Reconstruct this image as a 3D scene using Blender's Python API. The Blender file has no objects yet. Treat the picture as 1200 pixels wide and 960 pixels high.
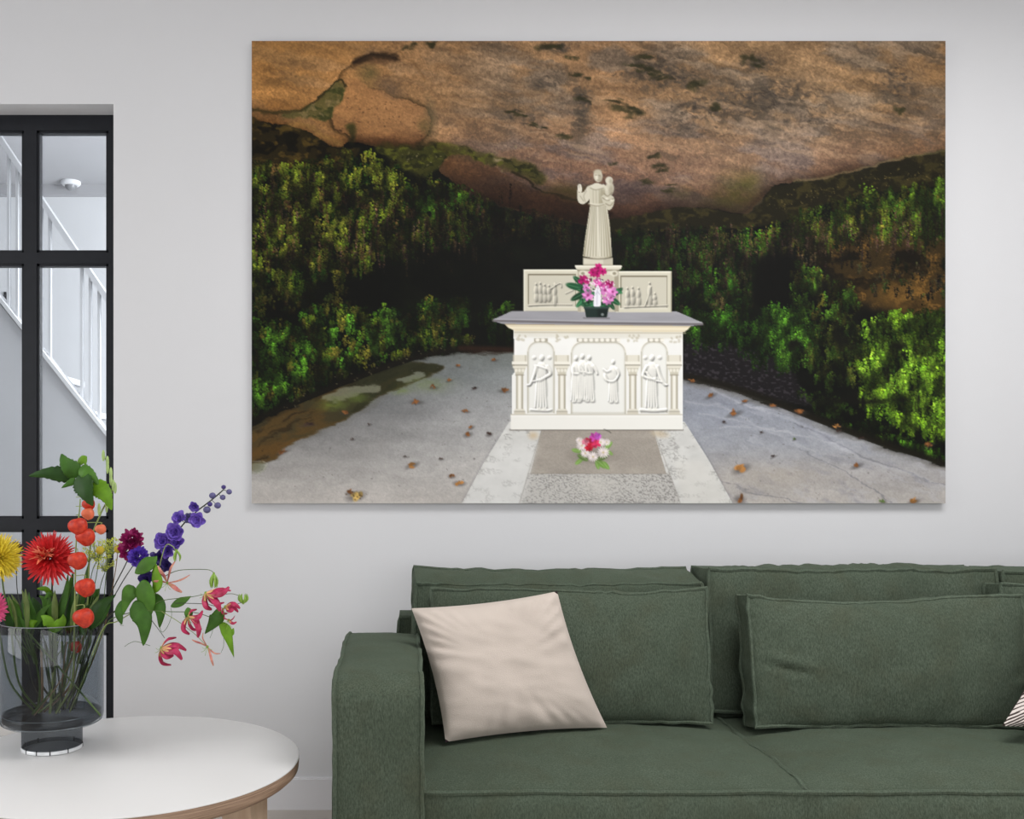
import bpy, bmesh, math, random
import numpy as np
from mathutils import Vector, Matrix, noise as mnoise

# ------------------------------------------------------------------ camera
F, UC, VC = 1150.0, 470.0, 560.0          # focal length and principal point in pixels of the 1200x960 frame
DW, CZ = 3.35, 1.13                       # wall distance and eye height (m)
scene = bpy.context.scene
cd = bpy.data.cameras.new('camera'); cam = bpy.data.objects.new('camera', cd); scene.collection.objects.link(cam)
cam.location = (0, -DW, CZ); cam.rotation_euler = (math.pi/2, 0, 0)
cd.sensor_width = 36; cd.lens = F/1200*36; cd.shift_x = (600-UC)/1200; cd.shift_y = (VC-480)/1200; cd.clip_start = .05
scene.camera = cam
scene.cycles.transparent_max_bounces = 24
# ------------------------------------------------------------------ world, daylight, exposure
wd = bpy.data.worlds.new('world'); scene.world = wd; wd.use_nodes = True
bg = wd.node_tree.nodes['Background']; bg.inputs[0].default_value = (.93, .97, 1, 1); bg.inputs[1].default_value = 1.0
def area(name, loc, rot, sx, sy, power, col=(1, 1, 1)):
    l = bpy.data.lights.new(name, 'AREA'); l.shape = 'RECTANGLE'; l.size = sx; l.size_y = sy; l.energy = power; l.color = col
    o = bpy.data.objects.new(name, l); scene.collection.objects.link(o); o.location = loc; o.rotation_euler = rot
    return o
area('daylight_garden_window', (.9, -5.86, 1.55), (math.pi/2, 0, 0), 4.6, 2.3, 57, (1, .99, .975))
area('daylight_side_window', (-2.68, -1.75, 1.55), (math.pi/2, 0, -math.pi/2), 1.5, 1.7, 28, (1, .995, .985))
area('daylight_roof_window', (1.35, -1.75, 2.99), (0, 0, 0), 1.7, 1.1, 60, (1, .995, .99))
area('stair_hall_fill', (.7, .95, 1.7), (math.pi/2, 0, math.radians(62)), 1.2, 1.5, 128, (.97, .985, 1))  # unseen lamp added to brighten the stair hall; no window stands here
vs = scene.view_settings
vs.view_transform = 'Standard'; vs.look = 'None'; vs.gamma = 1; vs.exposure = 0.0; vs.use_curve_mapping = False

# ------------------------------------------------------------------ helpers
random.seed(5); R = random.uniform
COL = scene.collection
def lin(c): return tuple(((x/255)/12.92 if x/255 <= .04045 else ((x/255+.055)/1.055)**2.4) for x in c)
def P(u, v, d): return Vector(((u-UC)/F*d, d-DW, CZ-(v-VC)/F*d))
def mat(name, col, rough=.6, var=.12, scale=8.0, bump=0.0, bscale=60.0, sheen=0.0, metal=0.0, spec=.5, trans=0.0, stretch=(1, 1, 1), col2=None, coat=0.0, sss=0.0):
    m = bpy.data.materials.new(name); m.use_nodes = True; nt = m.node_tree; N = nt.nodes; b = N['Principled BSDF']
    tc = N.new('ShaderNodeTexCoord'); mp = N.new('ShaderNodeMapping'); mp.inputs['Scale'].default_value = stretch
    nt.links.new(tc.outputs['Object'], mp.inputs[0])
    nz = N.new('ShaderNodeTexNoise'); nz.inputs['Scale'].default_value = scale; nz.inputs['Detail'].default_value = 5
    nt.links.new(mp.outputs[0], nz.inputs['Vector'])
    mx = N.new('ShaderNodeMix'); mx.data_type = 'RGBA'; l = lin(col); l2 = lin(col2) if col2 else tuple(min(1, x*(1+var)) for x in l)
    if not col2: l = tuple(x*(1-var) for x in l)
    mx.inputs[6].default_value = (*l, 1); mx.inputs[7].default_value = (*l2, 1)
    rm = N.new('ShaderNodeMapRange'); rm.inputs[1].default_value = .3; rm.inputs[2].default_value = .7
    nt.links.new(nz.outputs[0], rm.inputs[0]); nt.links.new(rm.outputs[0], mx.inputs[0]); nt.links.new(mx.outputs[2], b.inputs['Base Color'])
    b.inputs['Roughness'].default_value = rough; b.inputs['Metallic'].default_value = metal; b.inputs['Specular IOR Level'].default_value = spec
    if sheen: b.inputs['Sheen Weight'].default_value = sheen; b.inputs['Sheen Roughness'].default_value = .4
    if coat: b.inputs['Coat Weight'].default_value = coat
    if sss: b.inputs['Subsurface Weight'].default_value = sss; b.inputs['Subsurface Radius'].default_value = (.004, .004, .002)
    if bump:
        n2 = N.new('ShaderNodeTexNoise'); n2.inputs['Scale'].default_value = bscale; n2.inputs['Detail'].default_value = 4
        bp = N.new('ShaderNodeBump'); bp.inputs['Strength'].default_value = bump; bp.inputs['Distance'].default_value = .004
        nt.links.new(mp.outputs[0], n2.inputs['Vector']); nt.links.new(n2.outputs[0], bp.inputs['Height']); nt.links.new(bp.outputs[0], b.inputs['Normal'])
    return m
class MB:
    def __init__(s): s.v = []; s.f = []; s.m = []
    def add(s, vs, fs, mi=0):
        k = len(s.v); s.v += [tuple(x) for x in vs]; s.f += [tuple(i+k for i in f) for f in fs]; s.m += [mi]*len(fs); return s
    def box(s, a, b, mi=0):
        x0, y0, z0 = a; x1, y1, z1 = b
        return s.add([(x0, y0, z0), (x1, y0, z0), (x1, y1, z0), (x0, y1, z0), (x0, y0, z1), (x1, y0, z1), (x1, y1, z1), (x0, y1, z1)],
                     [(0, 3, 2, 1), (4, 5, 6, 7), (0, 1, 5, 4), (1, 2, 6, 5), (2, 3, 7, 6), (3, 0, 4, 7)], mi)
    def hexa(s, pts, mi=0):
        return s.add(pts, [(0, 3, 2, 1), (4, 5, 6, 7), (0, 1, 5, 4), (1, 2, 6, 5), (2, 3, 7, 6), (3, 0, 4, 7)], mi)
    def grid(s, rows_, mi=0, closed=False):
        n = len(rows_); w = len(rows_[0]); vs = [p for r in rows_ for p in r]; fs = []
        for i in range(n-1):
            for j in range(w if closed else w-1):
                fs.append((i*w+j, i*w+(j+1) % w, (i+1)*w+(j+1) % w, (i+1)*w+j))
        return s.add(vs, fs, mi)
    def tube(s, pts, r, n=6, mi=0, closed=False):
        pts = [Vector(p) for p in pts]; L = len(pts); rs = r if isinstance(r, (list, tuple)) else [r]*L; rw = []
        for i, p in enumerate(pts):
            a = pts[(i-1) % L] if closed or i else pts[0]; b = pts[(i+1) % L] if closed or i < L-1 else pts[-1]
            t = (b-a).normalized() if (b-a).length > 1e-9 else Vector((0, 0, 1))
            q = t.cross(Vector((.13, .95, .27)).normalized())
            if q.length < .05: q = t.cross(Vector((1, 0, 0)))
            q.normalize(); e = t.cross(q)
            rw.append([p+(q*math.cos(2*math.pi*k/n)+e*math.sin(2*math.pi*k/n))*rs[i] for k in range(n)])
        if closed: rw.append(rw[0])
        s.grid(rw, mi, True)
        if not closed:
            k = len(s.v)-L*n; s.f += [tuple(k+n-1-i for i in range(n)), tuple(k+(L-1)*n+i for i in range(n))]; s.m += [mi, mi]
        return s
    def lathe(s, prof, c, n=48, mi=0, cap=True):
        rw = [[(c[0]+r*math.cos(2*math.pi*k/n), c[1]+r*math.sin(2*math.pi*k/n), c[2]+z) for k in range(n)] for r, z in prof]
        s.grid(rw, mi, True)
        if cap:
            k = len(s.v)-len(prof)*n
            s.f += [tuple(k+n-1-i for i in range(n)), tuple(k+(len(prof)-1)*n+i for i in range(n))]; s.m += [mi, mi]
        return s
    def ball(s, c, rx, ry=None, rz=None, nu=8, nv=6, mi=0, f=None):
        ry = ry or rx; rz = rz or rx; rw = []
        for i in range(nv+1):
            a = math.pi*i/nv; row = []
            for k in range(nu):
                b = 2*math.pi*k/nu; q = f(a, b) if f else 1.0
                row.append((c[0]+rx*q*math.sin(a)*math.cos(b), c[1]+ry*q*math.sin(a)*math.sin(b), c[2]+rz*q*math.cos(a)))
            rw.append(row)
        return s.grid(rw, mi, True)
    def build(s, name, mats, parent=None, smooth=True, weld=False, fix=True):
        me = bpy.data.meshes.new(name); me.from_pydata(s.v, [], s.f)
        for m in (mats if isinstance(mats, (list, tuple)) else [mats]): me.materials.append(m)
        me.polygons.foreach_set('material_index', s.m)
        if weld or fix:
            bm = bmesh.new(); bm.from_mesh(me)
            if weld: bmesh.ops.remove_doubles(bm, verts=bm.verts, dist=1e-5)
            if fix: bmesh.ops.recalc_face_normals(bm, faces=bm.faces)
            bm.to_mesh(me); bm.free()
        me.polygons.foreach_set('use_smooth', [smooth]*len(me.polygons))
        if smooth and hasattr(me, 'set_sharp_from_angle'): me.set_sharp_from_angle(angle=math.radians(50))
        o = bpy.data.objects.new(name, me); COL.objects.link(o)
        if parent is not None: adopt(o, parent)
        return o
def adopt(o, parent):
    o.parent = parent
    q = parent; t = Matrix.Identity(4)
    while q is not None: t = Matrix.Translation(q.location) @ t; q = q.parent if q.type == 'EMPTY' else None
    o.matrix_parent_inverse = t.inverted() if parent.type == 'EMPTY' else Matrix.Identity(4)
def tag(o, label=None, cat=None, group=None, kind=None):
    for k, x in (('label', label), ('category', cat), ('group', group), ('kind', kind)):
        if x: o[k] = x
    return o
def thing(name, loc, label, cat, group=None):
    o = bpy.data.objects.new(name, None); COL.objects.link(o); o.location = loc; o.empty_display_size = .05
    return tag(o, label, cat, group)
def struct(o): o['kind'] = 'structure'; return o
def curve(pts, n=8):
    pts = [Vector(p) for p in pts]; L = len(pts); o = []
    if L < 3: return [pts[0].lerp(pts[-1], i/n) for i in range(n+1)]
    for i in range(L-1):
        a, b, c, d = pts[max(i-1, 0)], pts[i], pts[i+1], pts[min(i+2, L-1)]
        for k in range(n):
            t = k/n; o.append(.5*(2*b+(c-a)*t+(2*a-5*b+4*c-d)*t*t+(-a+3*b-3*c+d)*t**3))
    return o+[pts[-1]]
# ---------------------------------------------------------------- the grotto print
def paint_print():
    """Colours of the grotto photograph printed on the wall panel (rows top to bottom, sRGB 0..1)."""
    U0, V0, W, H, S = 295.0, 48.0, 813, 542, 2
    w, h = W*S, H*S
    rg = np.random.default_rng(7)
    img = np.zeros((h, w, 3), np.float32)
    uu = (np.arange(w)+.5)/S+U0; vv = (np.arange(h)+.5)/S+V0
    GU, GV = np.meshgrid(uu.astype(np.float32), vv.astype(np.float32))
    LU, LV = np.meshgrid((np.arange(W)+.5+U0).astype(np.float32), (np.arange(H)+.5+V0).astype(np.float32))
    def c(*a): return np.array(a, np.float32)/255
    def noise(su, sv, ang=0.0, seed=None, full=True):
        r = np.random.default_rng(seed) if seed is not None else rg
        a = math.radians(ang)
        X = ((LU-700)*math.cos(a)+(LV-300)*math.sin(a))/su; Y = (-(LU-700)*math.sin(a)+(LV-300)*math.cos(a))/sv
        X = X-X.min(); Y = Y-Y.min()
        g = r.random((int(Y.max())+3, int(X.max())+3)).astype(np.float32)
        i = X.astype(int); j = Y.astype(int); fx = X-i; fy = Y-j
        fx = fx*fx*(3-2*fx); fy = fy*fy*(3-2*fy)
        o = (g[j, i]*(1-fx)+g[j, i+1]*fx)*(1-fy)+(g[j+1, i]*(1-fx)+g[j+1, i+1]*fx)*fy
        return np.repeat(np.repeat(o, S, 0), S, 1) if full else o
    def fbm(su, sv, n=4, ang=0.0):
        o = 0; a = .5; t = 0
        for k in range(n):
            o = o+a*noise(su/2**k, sv/2**k, ang, full=False); t += a; a *= .55
        return np.repeat(np.repeat(o/t, S, 0), S, 1)
    def sm(x, a, b):
        t = np.clip((x-a)/(b-a), 0, 1); return t*t*(3-2*t)
    def box(m, r):
        r = max(1, int(r))
        for ax in (0, 1):
            p = np.pad(m, [(r+1, r) if k == ax else (0, 0) for k in (0, 1)], mode='edge')
            s = np.cumsum(p, axis=ax, dtype=np.float64)
            n = m.shape[ax]
            s = np.take(s, range(2*r+1, 2*r+1+n), axis=ax)-np.take(s, range(0, n), axis=ax)
            m = (s/(2*r+1)).astype(np.float32)
        return m
    def blur(m, r):
        b = bbox(m); o = np.zeros_like(m)
        if b is None: return o
        p = int(r*S*1.4)+4; b = (slice(max(0, b[0].start-p), b[0].stop+p), slice(max(0, b[1].start-p), b[1].stop+p))
        o[b] = box(box(m[b], r*S*.6), r*S*.6)
        return o
    def catmull(P, n=8, closed=True):
        P = np.array(P, float); L = len(P); o = []
        for i in range(L if closed else L-1):
            g = (lambda k: P[k % L]) if closed else (lambda k: P[min(max(k, 0), L-1)])
            a, b, d, e = g(i-1), g(i), g(i+1), g(i+2)
            for t in np.linspace(0, 1, n, endpoint=False):
                o.append(.5*((2*b)+(-a+d)*t+(2*a-5*b+4*d-e)*t*t+(-a+3*b-3*d+e)*t**3))
        if not closed: o.append(P[-1])
        return np.array(o)
    def rows(x0, y0, x1, y1):
        i0 = max(0, int((x0-U0)*S)); i1 = min(w, int((x1-U0)*S)+2); j0 = max(0, int((y0-V0)*S)); j1 = min(h, int((y1-V0)*S)+2)
        return (j0, j1, i0, i1) if i1 > i0 and j1 > j0 else None
    def poly(P, smooth=False, feather=0):
        P = catmull(P) if smooth else np.array(P, float)
        m = np.zeros((h, w), np.float32)
        b = rows(P[:, 0].min(), P[:, 1].min(), P[:, 0].max(), P[:, 1].max())
        if b is None: return m
        j0, j1, i0, i1 = b
        X = GU[j0:j1, i0:i1]; Y = GV[j0:j1, i0:i1]; ins = np.zeros(X.shape, bool)
        for k in range(len(P)):
            xa, ya = P[k]; xb, yb = P[k-1]
            if ya == yb: continue
            t = ((ya > Y) != (yb > Y)) & (X < (xb-xa)*(Y-ya)/(yb-ya)+xa); ins ^= t
        m[j0:j1, i0:i1] = ins
        return blur(m, feather) if feather else m
    def bbox(m):
        r = np.flatnonzero((m > 1e-4).any(1)); q = np.flatnonzero((m > 1e-4).any(0))
        return (slice(r[0], r[-1]+1), slice(q[0], q[-1]+1)) if len(r) else None
    def put(m, col, a=1.0):
        b = bbox(m)
        if b is None: return
        k = (np.clip(m[b], 0, 1)*a)[..., None]; col = np.asarray(col, np.float32)
        img[b] = img[b]*(1-k)+(col[b] if col.ndim == 3 else col)*k
    def mul(m, f):
        b = bbox(m)
        if b is not None: img[b] = img[b]*(1-np.clip(m[b], 0, 1)[..., None]*(1-np.array(f, np.float32)))
    def ell(x, y, rx, ry, col, a=1.0, ang=0.0, soft=.25, shade=0.0):
        R = max(rx, ry)*1.5+1; b = rows(x-R, y-R, x+R, y+R)
        if b is None: return
        j0, j1, i0, i1 = b; ca, sa = math.cos(ang), math.sin(ang)
        X = GU[j0:j1, i0:i1]-x; Y = GV[j0:j1, i0:i1]-y
        p = (X*ca+Y*sa)/rx; q = (-X*sa+Y*ca)/ry
        d = np.sqrt(p*p+q*q); k = np.clip((1+soft-d)/(2*soft), 0, 1)*a
        cc = np.asarray(col, np.float32)
        if shade: cc = np.clip(cc*(1-shade*(p*.6+q*.7))[..., None], 0, 1)
        k = k[..., None]; img[j0:j1, i0:i1] = img[j0:j1, i0:i1]*(1-k)+cc*k
    def line(P, wd, col, a=1.0, smooth=True, soft=.6):
        P = catmull(P, 6, False) if smooth and len(P) > 2 else np.array(P, float)
        b = rows(P[:, 0].min()-wd-2, P[:, 1].min()-wd-2, P[:, 0].max()+wd+2, P[:, 1].max()+wd+2)
        if b is None: return
        j0, j1, i0, i1 = b; X = GU[j0:j1, i0:i1]; Y = GV[j0:j1, i0:i1]; D = np.full(X.shape, 1e9, np.float32)
        for k in range(len(P)-1):
            ax, ay = P[k]; dx, dy = P[k+1]-P[k]; L = dx*dx+dy*dy+1e-9
            t = np.clip(((X-ax)*dx+(Y-ay)*dy)/L, 0, 1); D = np.minimum(D, (X-ax-t*dx)**2+(Y-ay-t*dy)**2)
        k = (np.clip((wd/2+soft-np.sqrt(D))/(2*soft), 0, 1)*a)[..., None]
        img[j0:j1, i0:i1] = img[j0:j1, i0:i1]*(1-k)+np.asarray(col, np.float32)*k
    def rect(x0, y0, x1, y1, col, a=1.0):
        b = rows(x0-2, y0-2, x1+2, y1+2)
        if b is None: return
        b = (slice(b[0], b[1]), slice(b[2], b[3])); X = GU[b]; Y = GV[b]
        k = (np.clip(np.minimum(np.minimum(X-x0, x1-X), np.minimum(Y-y0, y1-Y))*S*.7+.5, 0, 1)*a)[..., None]
        img[b] = img[b]*(1-k)+np.asarray(col, np.float32)*k
    def ramp(V, stops):
        xs = [s[0] for s in stops]; return np.stack([np.interp(V, xs, [s[1][k]/255 for s in stops]) for k in range(3)], -1).astype(np.float32)

    # --- black void behind everything
    img[:] = c(7, 8, 5)
    n0 = fbm(26, 18, 5); n1 = fbm(7, 5, 3)
    img[:] += (np.clip(n0-.45, 0, 1)*.10)[..., None]*c(150, 190, 70)
    # --- rock ceiling
    A = fbm(120, 60, 5, -8); B = fbm(34, 14, 5, 10); C = noise(2.6, 1.8); D = fbm(60, 7, 4, 14); E2 = noise(1.1, 1.1)
    rock = np.empty_like(img)
    base = ramp(GU, [(295, (158, 112, 62)), (400, (160, 116, 70)), (480, (152, 114, 76)), (600, (146, 113, 80)), (720, (150, 114, 80)), (850, (158, 124, 88)), (960, (154, 122, 88)), (1108, (140, 106, 70))])
    rock[:] = base*(.97+.50*(A-.5)+.5*(B-.5)+.42*(D-.5))[..., None]
    rock *= (1+.26*(C-.5)+.24*(E2-.5))[..., None]
    gry = sm(fbm(70, 22, 4, 10), .45, .65)[..., None]*(.16+.3*sm(GU, 520, 640))[..., None]; rock[:] = rock*(1-gry)+rock.mean(-1, keepdims=True)*c(262, 250, 236)*gry
    low = sm(GV, 150, 262)*sm(GU, 440, 560)
    rock *= (1-.46*low)[..., None]
    rock[..., 0] += .02*low; rock[..., 2] += .035*sm(GV, 110, 200)*sm(GU, 470, 560)
    R1 = poly([(280, 30), (1120, 30), (1120, 178), (1050, 189), (1008, 199), (966, 210), (925, 214), (908, 218), (893, 232), (876, 250), (840, 246), (801, 242), (770, 248), (745, 253), (716, 258), (700, 262), (660, 258), (620, 250), (585, 240), (555, 232), (530, 212), (515, 196), (525, 184), (505, 172), (490, 176), (470, 176), (440, 172), (412, 166), (395, 172), (370, 160), (340, 148), (310, 142), (280, 138)], True)
    put(np.clip(R1, 0, 1), rock)
    # grey-black lichen, strongest upper right
    lich = sm(fbm(22, 10, 5, 12)+.45*(fbm(5, 3, 2)-.5), .50, .62)
    lich2 = sm(fbm(10, 6, 4, 12), .46, .62)
    for (x, y, rx, ry, a) in [(905, 115, 62, 22, .75), (850, 130, 62, 20, .5), (795, 90, 34, 30, .6), (1050, 95, 26, 34, .55), (890, 75, 24, 14, .5), (680, 130, 14, 40, .7), (655, 55, 18, 7, .8), (640, 95, 26, 20, .35), (1080, 60, 40, 24, .35), (960, 150, 90, 20, .35), (760, 80, 34, 26, .6), (600, 140, 60, 26, .3), (1085, 160, 30, 18, .4), (500, 60, 40, 12, .2), (800, 190, 60, 34, .3)]:
        g = np.exp(-((GU-x)/rx)**2-((GV-y)/ry)**2); put(g*lich*R1, c(62, 54, 44), min(1, a*1.25)); put(g*R1*(.4+.8*lich2), c(92, 80, 68), a*.75)
    for (x, y, rx, ry, n) in [(905, 113, 46, 15, 330), (868, 122, 34, 14, 150), (815, 128, 26, 12, 90), (795, 92, 22, 18, 110), (760, 82, 26, 12, 90), (888, 76, 16, 8, 60), (1052, 98, 16, 24, 90), (684, 124, 8, 20, 60), (650, 55, 14, 4, 50), (640, 98, 14, 10, 30), (950, 140, 30, 9, 70), (800, 150, 36, 12, 70), (610, 138, 30, 8, 50)]:
        for k in range(n):
            s_ = rg.uniform(.7, 3.2); ell(x+rg.normal()*rx*.55, y+rg.normal()*ry*.55, s_, s_*rg.uniform(.25, .6), c(80, 70, 60)*rg.uniform(.65, 1.15), .55, rg.normal()*.35+.12, .6)
    # pale worn streaks
    wo = sm(fbm(46, 6, 4, 12), .58, .72)*R1*sm(GU, 480, 600)*(1-sm(GV, 210, 245))
    put(wo, c(190, 156, 122), .32)
    for (x, y, rx, ry, an) in [(735, 127, 20, 4, .28), (722, 120, 12, 3, .3), (742, 133, 14, 3.4, .1), (757, 83, 13, 4.5, .1), (742, 78, 10, 3, .2), (775, 92, 12, 4, -.2), (768, 88, 9, 3, .2), (755, 69, 12, 3, .1), (768, 185, 9, 3.5, .3), (773, 196, 8, 3, .1), (757, 213, 11, 3.5, 0), (782, 224, 9, 3.5, .2), (785, 216, 6, 2, 0), (718, 193, 6, 2, .1), (775, 200, 5, 2, 0), (662, 161, 11, 3, .1), (683, 118, 8, 5, .5), (675, 88, 8, 3, .2), (690, 92, 6, 3, .3), (646, 54, 16, 5, 0), (668, 67, 6, 3, 0), (483, 55, 8, 3, .1), (508, 52, 8, 2.5, .2), (625, 146, 9, 2, .2), (600, 132, 10, 2.2, .25), (612, 136, 8, 2, .2), (640, 150, 9, 2, .2), (1055, 130, 7, 5, .4), (876, 70, 12, 5, 0), (890, 78, 10, 4, 0), (815, 100, 12, 5, 0), (838, 125, 8, 5, .2)]:
        for k in range(9):
            ell(x+rg.normal()*rx*.45, y+rg.normal()*ry*.45, rx*rg.uniform(.2, .5), ry*rg.uniform(.3, .6), c(48, 46, 26)*rg.uniform(.7, 1.2), .6, an, .6)
    # crack and lobe shapes of the left part
    lobe = poly([(280, 30), (440, 30), (428, 62), (418, 71), (402, 84), (392, 100), (380, 112), (364, 123), (345, 130), (320, 131), (295, 127), (280, 125)], True)
    mul(np.clip(blur(lobe, 9)*(1-lobe)*1.8, 0, 1)*sm(GV, 56, 84), (.5, .48, .42))
    put(lobe*sm(GV, 108, 132)*.5, c(120, 80, 40)); put(lobe*(1-sm(GV, 50, 100)), c(172, 126, 72), .3)
    line([(300, 99), (330, 96), (355, 93), (375, 88)], 7, c(110, 82, 48), .35, soft=5)
    blob = poly([(398, 97), (392, 118), (388, 138), (393, 150), (406, 156), (413, 165), (432, 168), (462, 174), (486, 172), (500, 160), (503, 146), (500, 130), (478, 118), (455, 110), (430, 100), (412, 92)], True)
    mul(np.clip(blur(blob, 7)*(1-blob)*2, 0, 1)*sm(GV, 92, 120), (.45, .46, .38))
    put(blob, c(164, 114, 72), .45); mul(blob*sm(GV, 150, 174), (.6, .55, .52))
    for k in range(60): ell(rg.uniform(395, 495), rg.uniform(108, 162), rg.uniform(.5, 1.5), rg.uniform(.4, .9), c(80, 55, 35), .7)
    gul = poly([(398, 95), (404, 104), (401, 116), (392, 126), (386, 140), (360, 140), (330, 136), (356, 128), (376, 116), (390, 102)], True, 2)
    put(gul, c(78, 80, 40), .72); put(gul*sm(fbm(12, 6, 3), .5, .65), c(46, 54, 22), .7); put(gul*sm(fbm(9, 5, 3), .58, .7), c(150, 126, 88), .5)
    line([(364, 123), (382, 110), (394, 97), (400, 94), (404, 103)], 2, c(34, 32, 14), .85)
    line([(295, 128), (320, 132), (345, 131), (364, 124)], 3, c(54, 48, 20), .75, soft=1.5)
    line([(388, 138), (392, 148), (400, 152)], 1.6, c(50, 36, 20), .8); ell(412, 150, 5, 5, c(50, 54, 20), .8, 0, .6); ell(413, 160, 4, 8, c(40, 42, 16), .8, .1, .6)
    line([(419, 72), (432, 68), (446, 66), (466, 67)], 8, c(34, 24, 15), .95, soft=2.2); ell(444, 72, 20, 5, c(92, 66, 44), .7, -.1, .6)
    ell(432, 87, 10, 9, c(88, 80, 46), .7, .3, .8); ell(458, 103, 14, 8, c(92, 74, 58), .7, .5, .8); line([(470, 60), (492, 84), (498, 96)], 2, c(120, 88, 54), .5)
    ell(505, 138, 6, 20, c(96, 84, 60), .6, -.1, .7); ell(497, 150, 5, 10, c(70, 66, 36), .5, -.3, .7)
    # moss seam running down to the statue
    moss = poly([(440, 172), (480, 172), (520, 168), (560, 178), (600, 186), (625, 194), (640, 208), (628, 214), (600, 200), (560, 190), (524, 184), (516, 196), (500, 206), (470, 196)], True, 4)
    put(moss, c(62, 62, 22), .85); put(moss*sm(fbm(10, 6, 3), .5, .68), c(96, 98, 30), .7); put(moss*sm(fbm(8, 5, 3), .54, .7), c(26, 26, 10), .7)
    for k in range(45): ell(rg.uniform(470, 640), rg.uniform(172, 206), rg.uniform(.4, 1), rg.uniform(.4, .9), c(150, 140, 100), .6)
    ell(584, 188, 5, 2, c(170, 150, 120), .7, .1, .6)
    under = poly([(520, 186), (545, 182), (566, 190), (590, 202), (612, 214), (640, 226), (668, 234), (700, 240), (718, 250), (700, 262), (640, 256), (590, 242), (556, 228), (530, 208)], True, 1.5)
    put(under, rock*c(222, 208, 180), .85); mul(under*sm(GV, 205, 262), (.66, .62, .54))
    line([(598, 200), (616, 210), (634, 222), (656, 231), (690, 236)], 2.6, c(34, 28, 12), .85); line([(640, 226), (664, 224), (690, 222)], 6, c(84, 72, 36), .5, soft=4)
    ell(668, 226, 22, 8, c(70, 64, 26), .55, .25, .8)
    for (x, y, rx, ry, a) in [(864, 226, 26, 22, .75), (880, 212, 14, 14, .4), (845, 238, 30, 8, .45), (800, 226, 16, 8, .35)]:
        g = np.exp(-((GU-x)/rx)**2-((GV-y)/ry)**2); put(g*R1*(.55+.9*(fbm(8, 6, 3)-.3)), c(74, 74, 26), a)
    line([(893, 232), (884, 244), (872, 252)], 4, c(150, 128, 90), .4, soft=2)
    mul(np.clip(blur(R1, 9)*1.0, 0, 1)*(R1)*(1-np.clip(blur(R1, 11)*2-1, 0, 1)), (.55, .5, .42))
    mul(R1*sm(GV-np.interp(GU, [295, 500, 560, 720, 880, 900, 1000, 1108], [110, 150, 170, 205, 205, 190, 165, 145]), 0, 60), (.62, .56, .48))
    # dark fringe under the ceiling, right
    fr = poly([(716, 258), (770, 248), (801, 242), (840, 247), (878, 251), (896, 231), (910, 218), (966, 210), (1008, 200), (1050, 189), (1120, 176), (1120, 214), (1020, 228), (960, 244), (910, 262), (860, 268), (780, 270), (720, 275)], True, 1.5)
    put(fr, c(28, 25, 11), .92); put(fr*sm(fbm(9, 6, 3), .5, .7), c(66, 58, 26), .6)
    line([(930, 213), (966, 208.5), (1008, 198), (1050, 187), (1108, 177)], 2.2, c(140, 130, 86), .5, soft=1.4)
    for k in range(110):
        x = rg.uniform(900, 1108); ell(x, np.interp(x, [900, 1108], [228, 186])+rg.uniform(0, 22), rg.uniform(.4, .9), rg.uniform(.4, .8), c(120, 104, 60), .7)
    # fringe, left
    fl = poly([(280, 138), (310, 143), (340, 149), (372, 162), (396, 174), (420, 176), (400, 196), (350, 200), (280, 190)], True, 2)
    put(fl, c(40, 32, 12), .9); put(fl*sm(fbm(9, 6, 3), .52, .7), c(92, 72, 28), .7); put(fl*sm(fbm(12, 7, 3), .55, .66), c(10, 9, 4), .8)
    line([(340, 147), (362, 150), (380, 160), (398, 168)], 6, c(150, 116, 62), .55, soft=3)

    def warp(m, amp, su, sv):
        dx = (fbm(su, sv, 4)-.5)*2*amp*S*2.2; dy = (fbm(su, sv, 4)-.5)*2*amp*S*2.2
        jj, ii = np.mgrid[0:h, 0:w]; x = np.clip(ii+(dx*m).astype(int), 0, w-1); y = np.clip(jj+(dy*m).astype(int), 0, h-1)
        img[:] = img[y, x]
    ones = np.ones((h, w), np.float32)
    warp(ones, 2.2, 14, 9)
    # --- ochre rock and dark masonry of the side walls
    och = poly([(950, 268), (1010, 262), (1120, 286), (1120, 362), (1070, 372), (1040, 362), (1005, 352), (985, 330), (960, 310)], True, 8)
    put(och, c(62, 46, 20), .75); put(och*sm(fbm(14, 10, 5), .48, .68)*sm(noise(1.6, 1.6), .1, .8), c(128, 92, 42), .7); mul(och*sm(fbm(20, 14, 5), .48, .64), (.35, .36, .32))
    put(np.exp(-((GU-1060)/38)**2-((GV-346)/18)**2)*(.3+.9*fbm(7, 5, 4)), c(134, 96, 42), .8)
    bri = poly([(800, 392), (860, 405), (925, 425), (935, 450), (960, 476), (880, 466), (800, 444)], False, 4)
    put(bri, c(25, 22, 24), .9); put(bri*sm(noise(3, 2), .55, .8), c(66, 60, 66), .6)
    ell(880, 350, 1, 1, c(0, 0, 0))

    # --- ferns
    fmod = .46+.98*sm(fbm(13, 20, 3), .32, .68)
    dabs_x, dabs_c = [], []
    def frond(x, y, L, wd, col, br, n, lean=0.0, sz=1.1):
        t = rg.random(n); so = rg.uniform(-1, 1, 5); q = np.clip(so[rg.integers(0, 5, n)]+rg.normal(size=n)*.16, -1, 1)
        px = x+q*wd*(1-.55*t)+lean*t*L; py = y+t*L+abs(q)*2.5
        k = br*(1.15-.5*t)*rg.uniform(.6, 1.2, n)*(1-.35*abs(q))*fmod[np.clip(((py-V0)*S).astype(int), 0, h-1), np.clip(((px-U0)*S).astype(int), 0, w-1)]
        sc_ = sz*rg.uniform(.55, 1.2, n)
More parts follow.
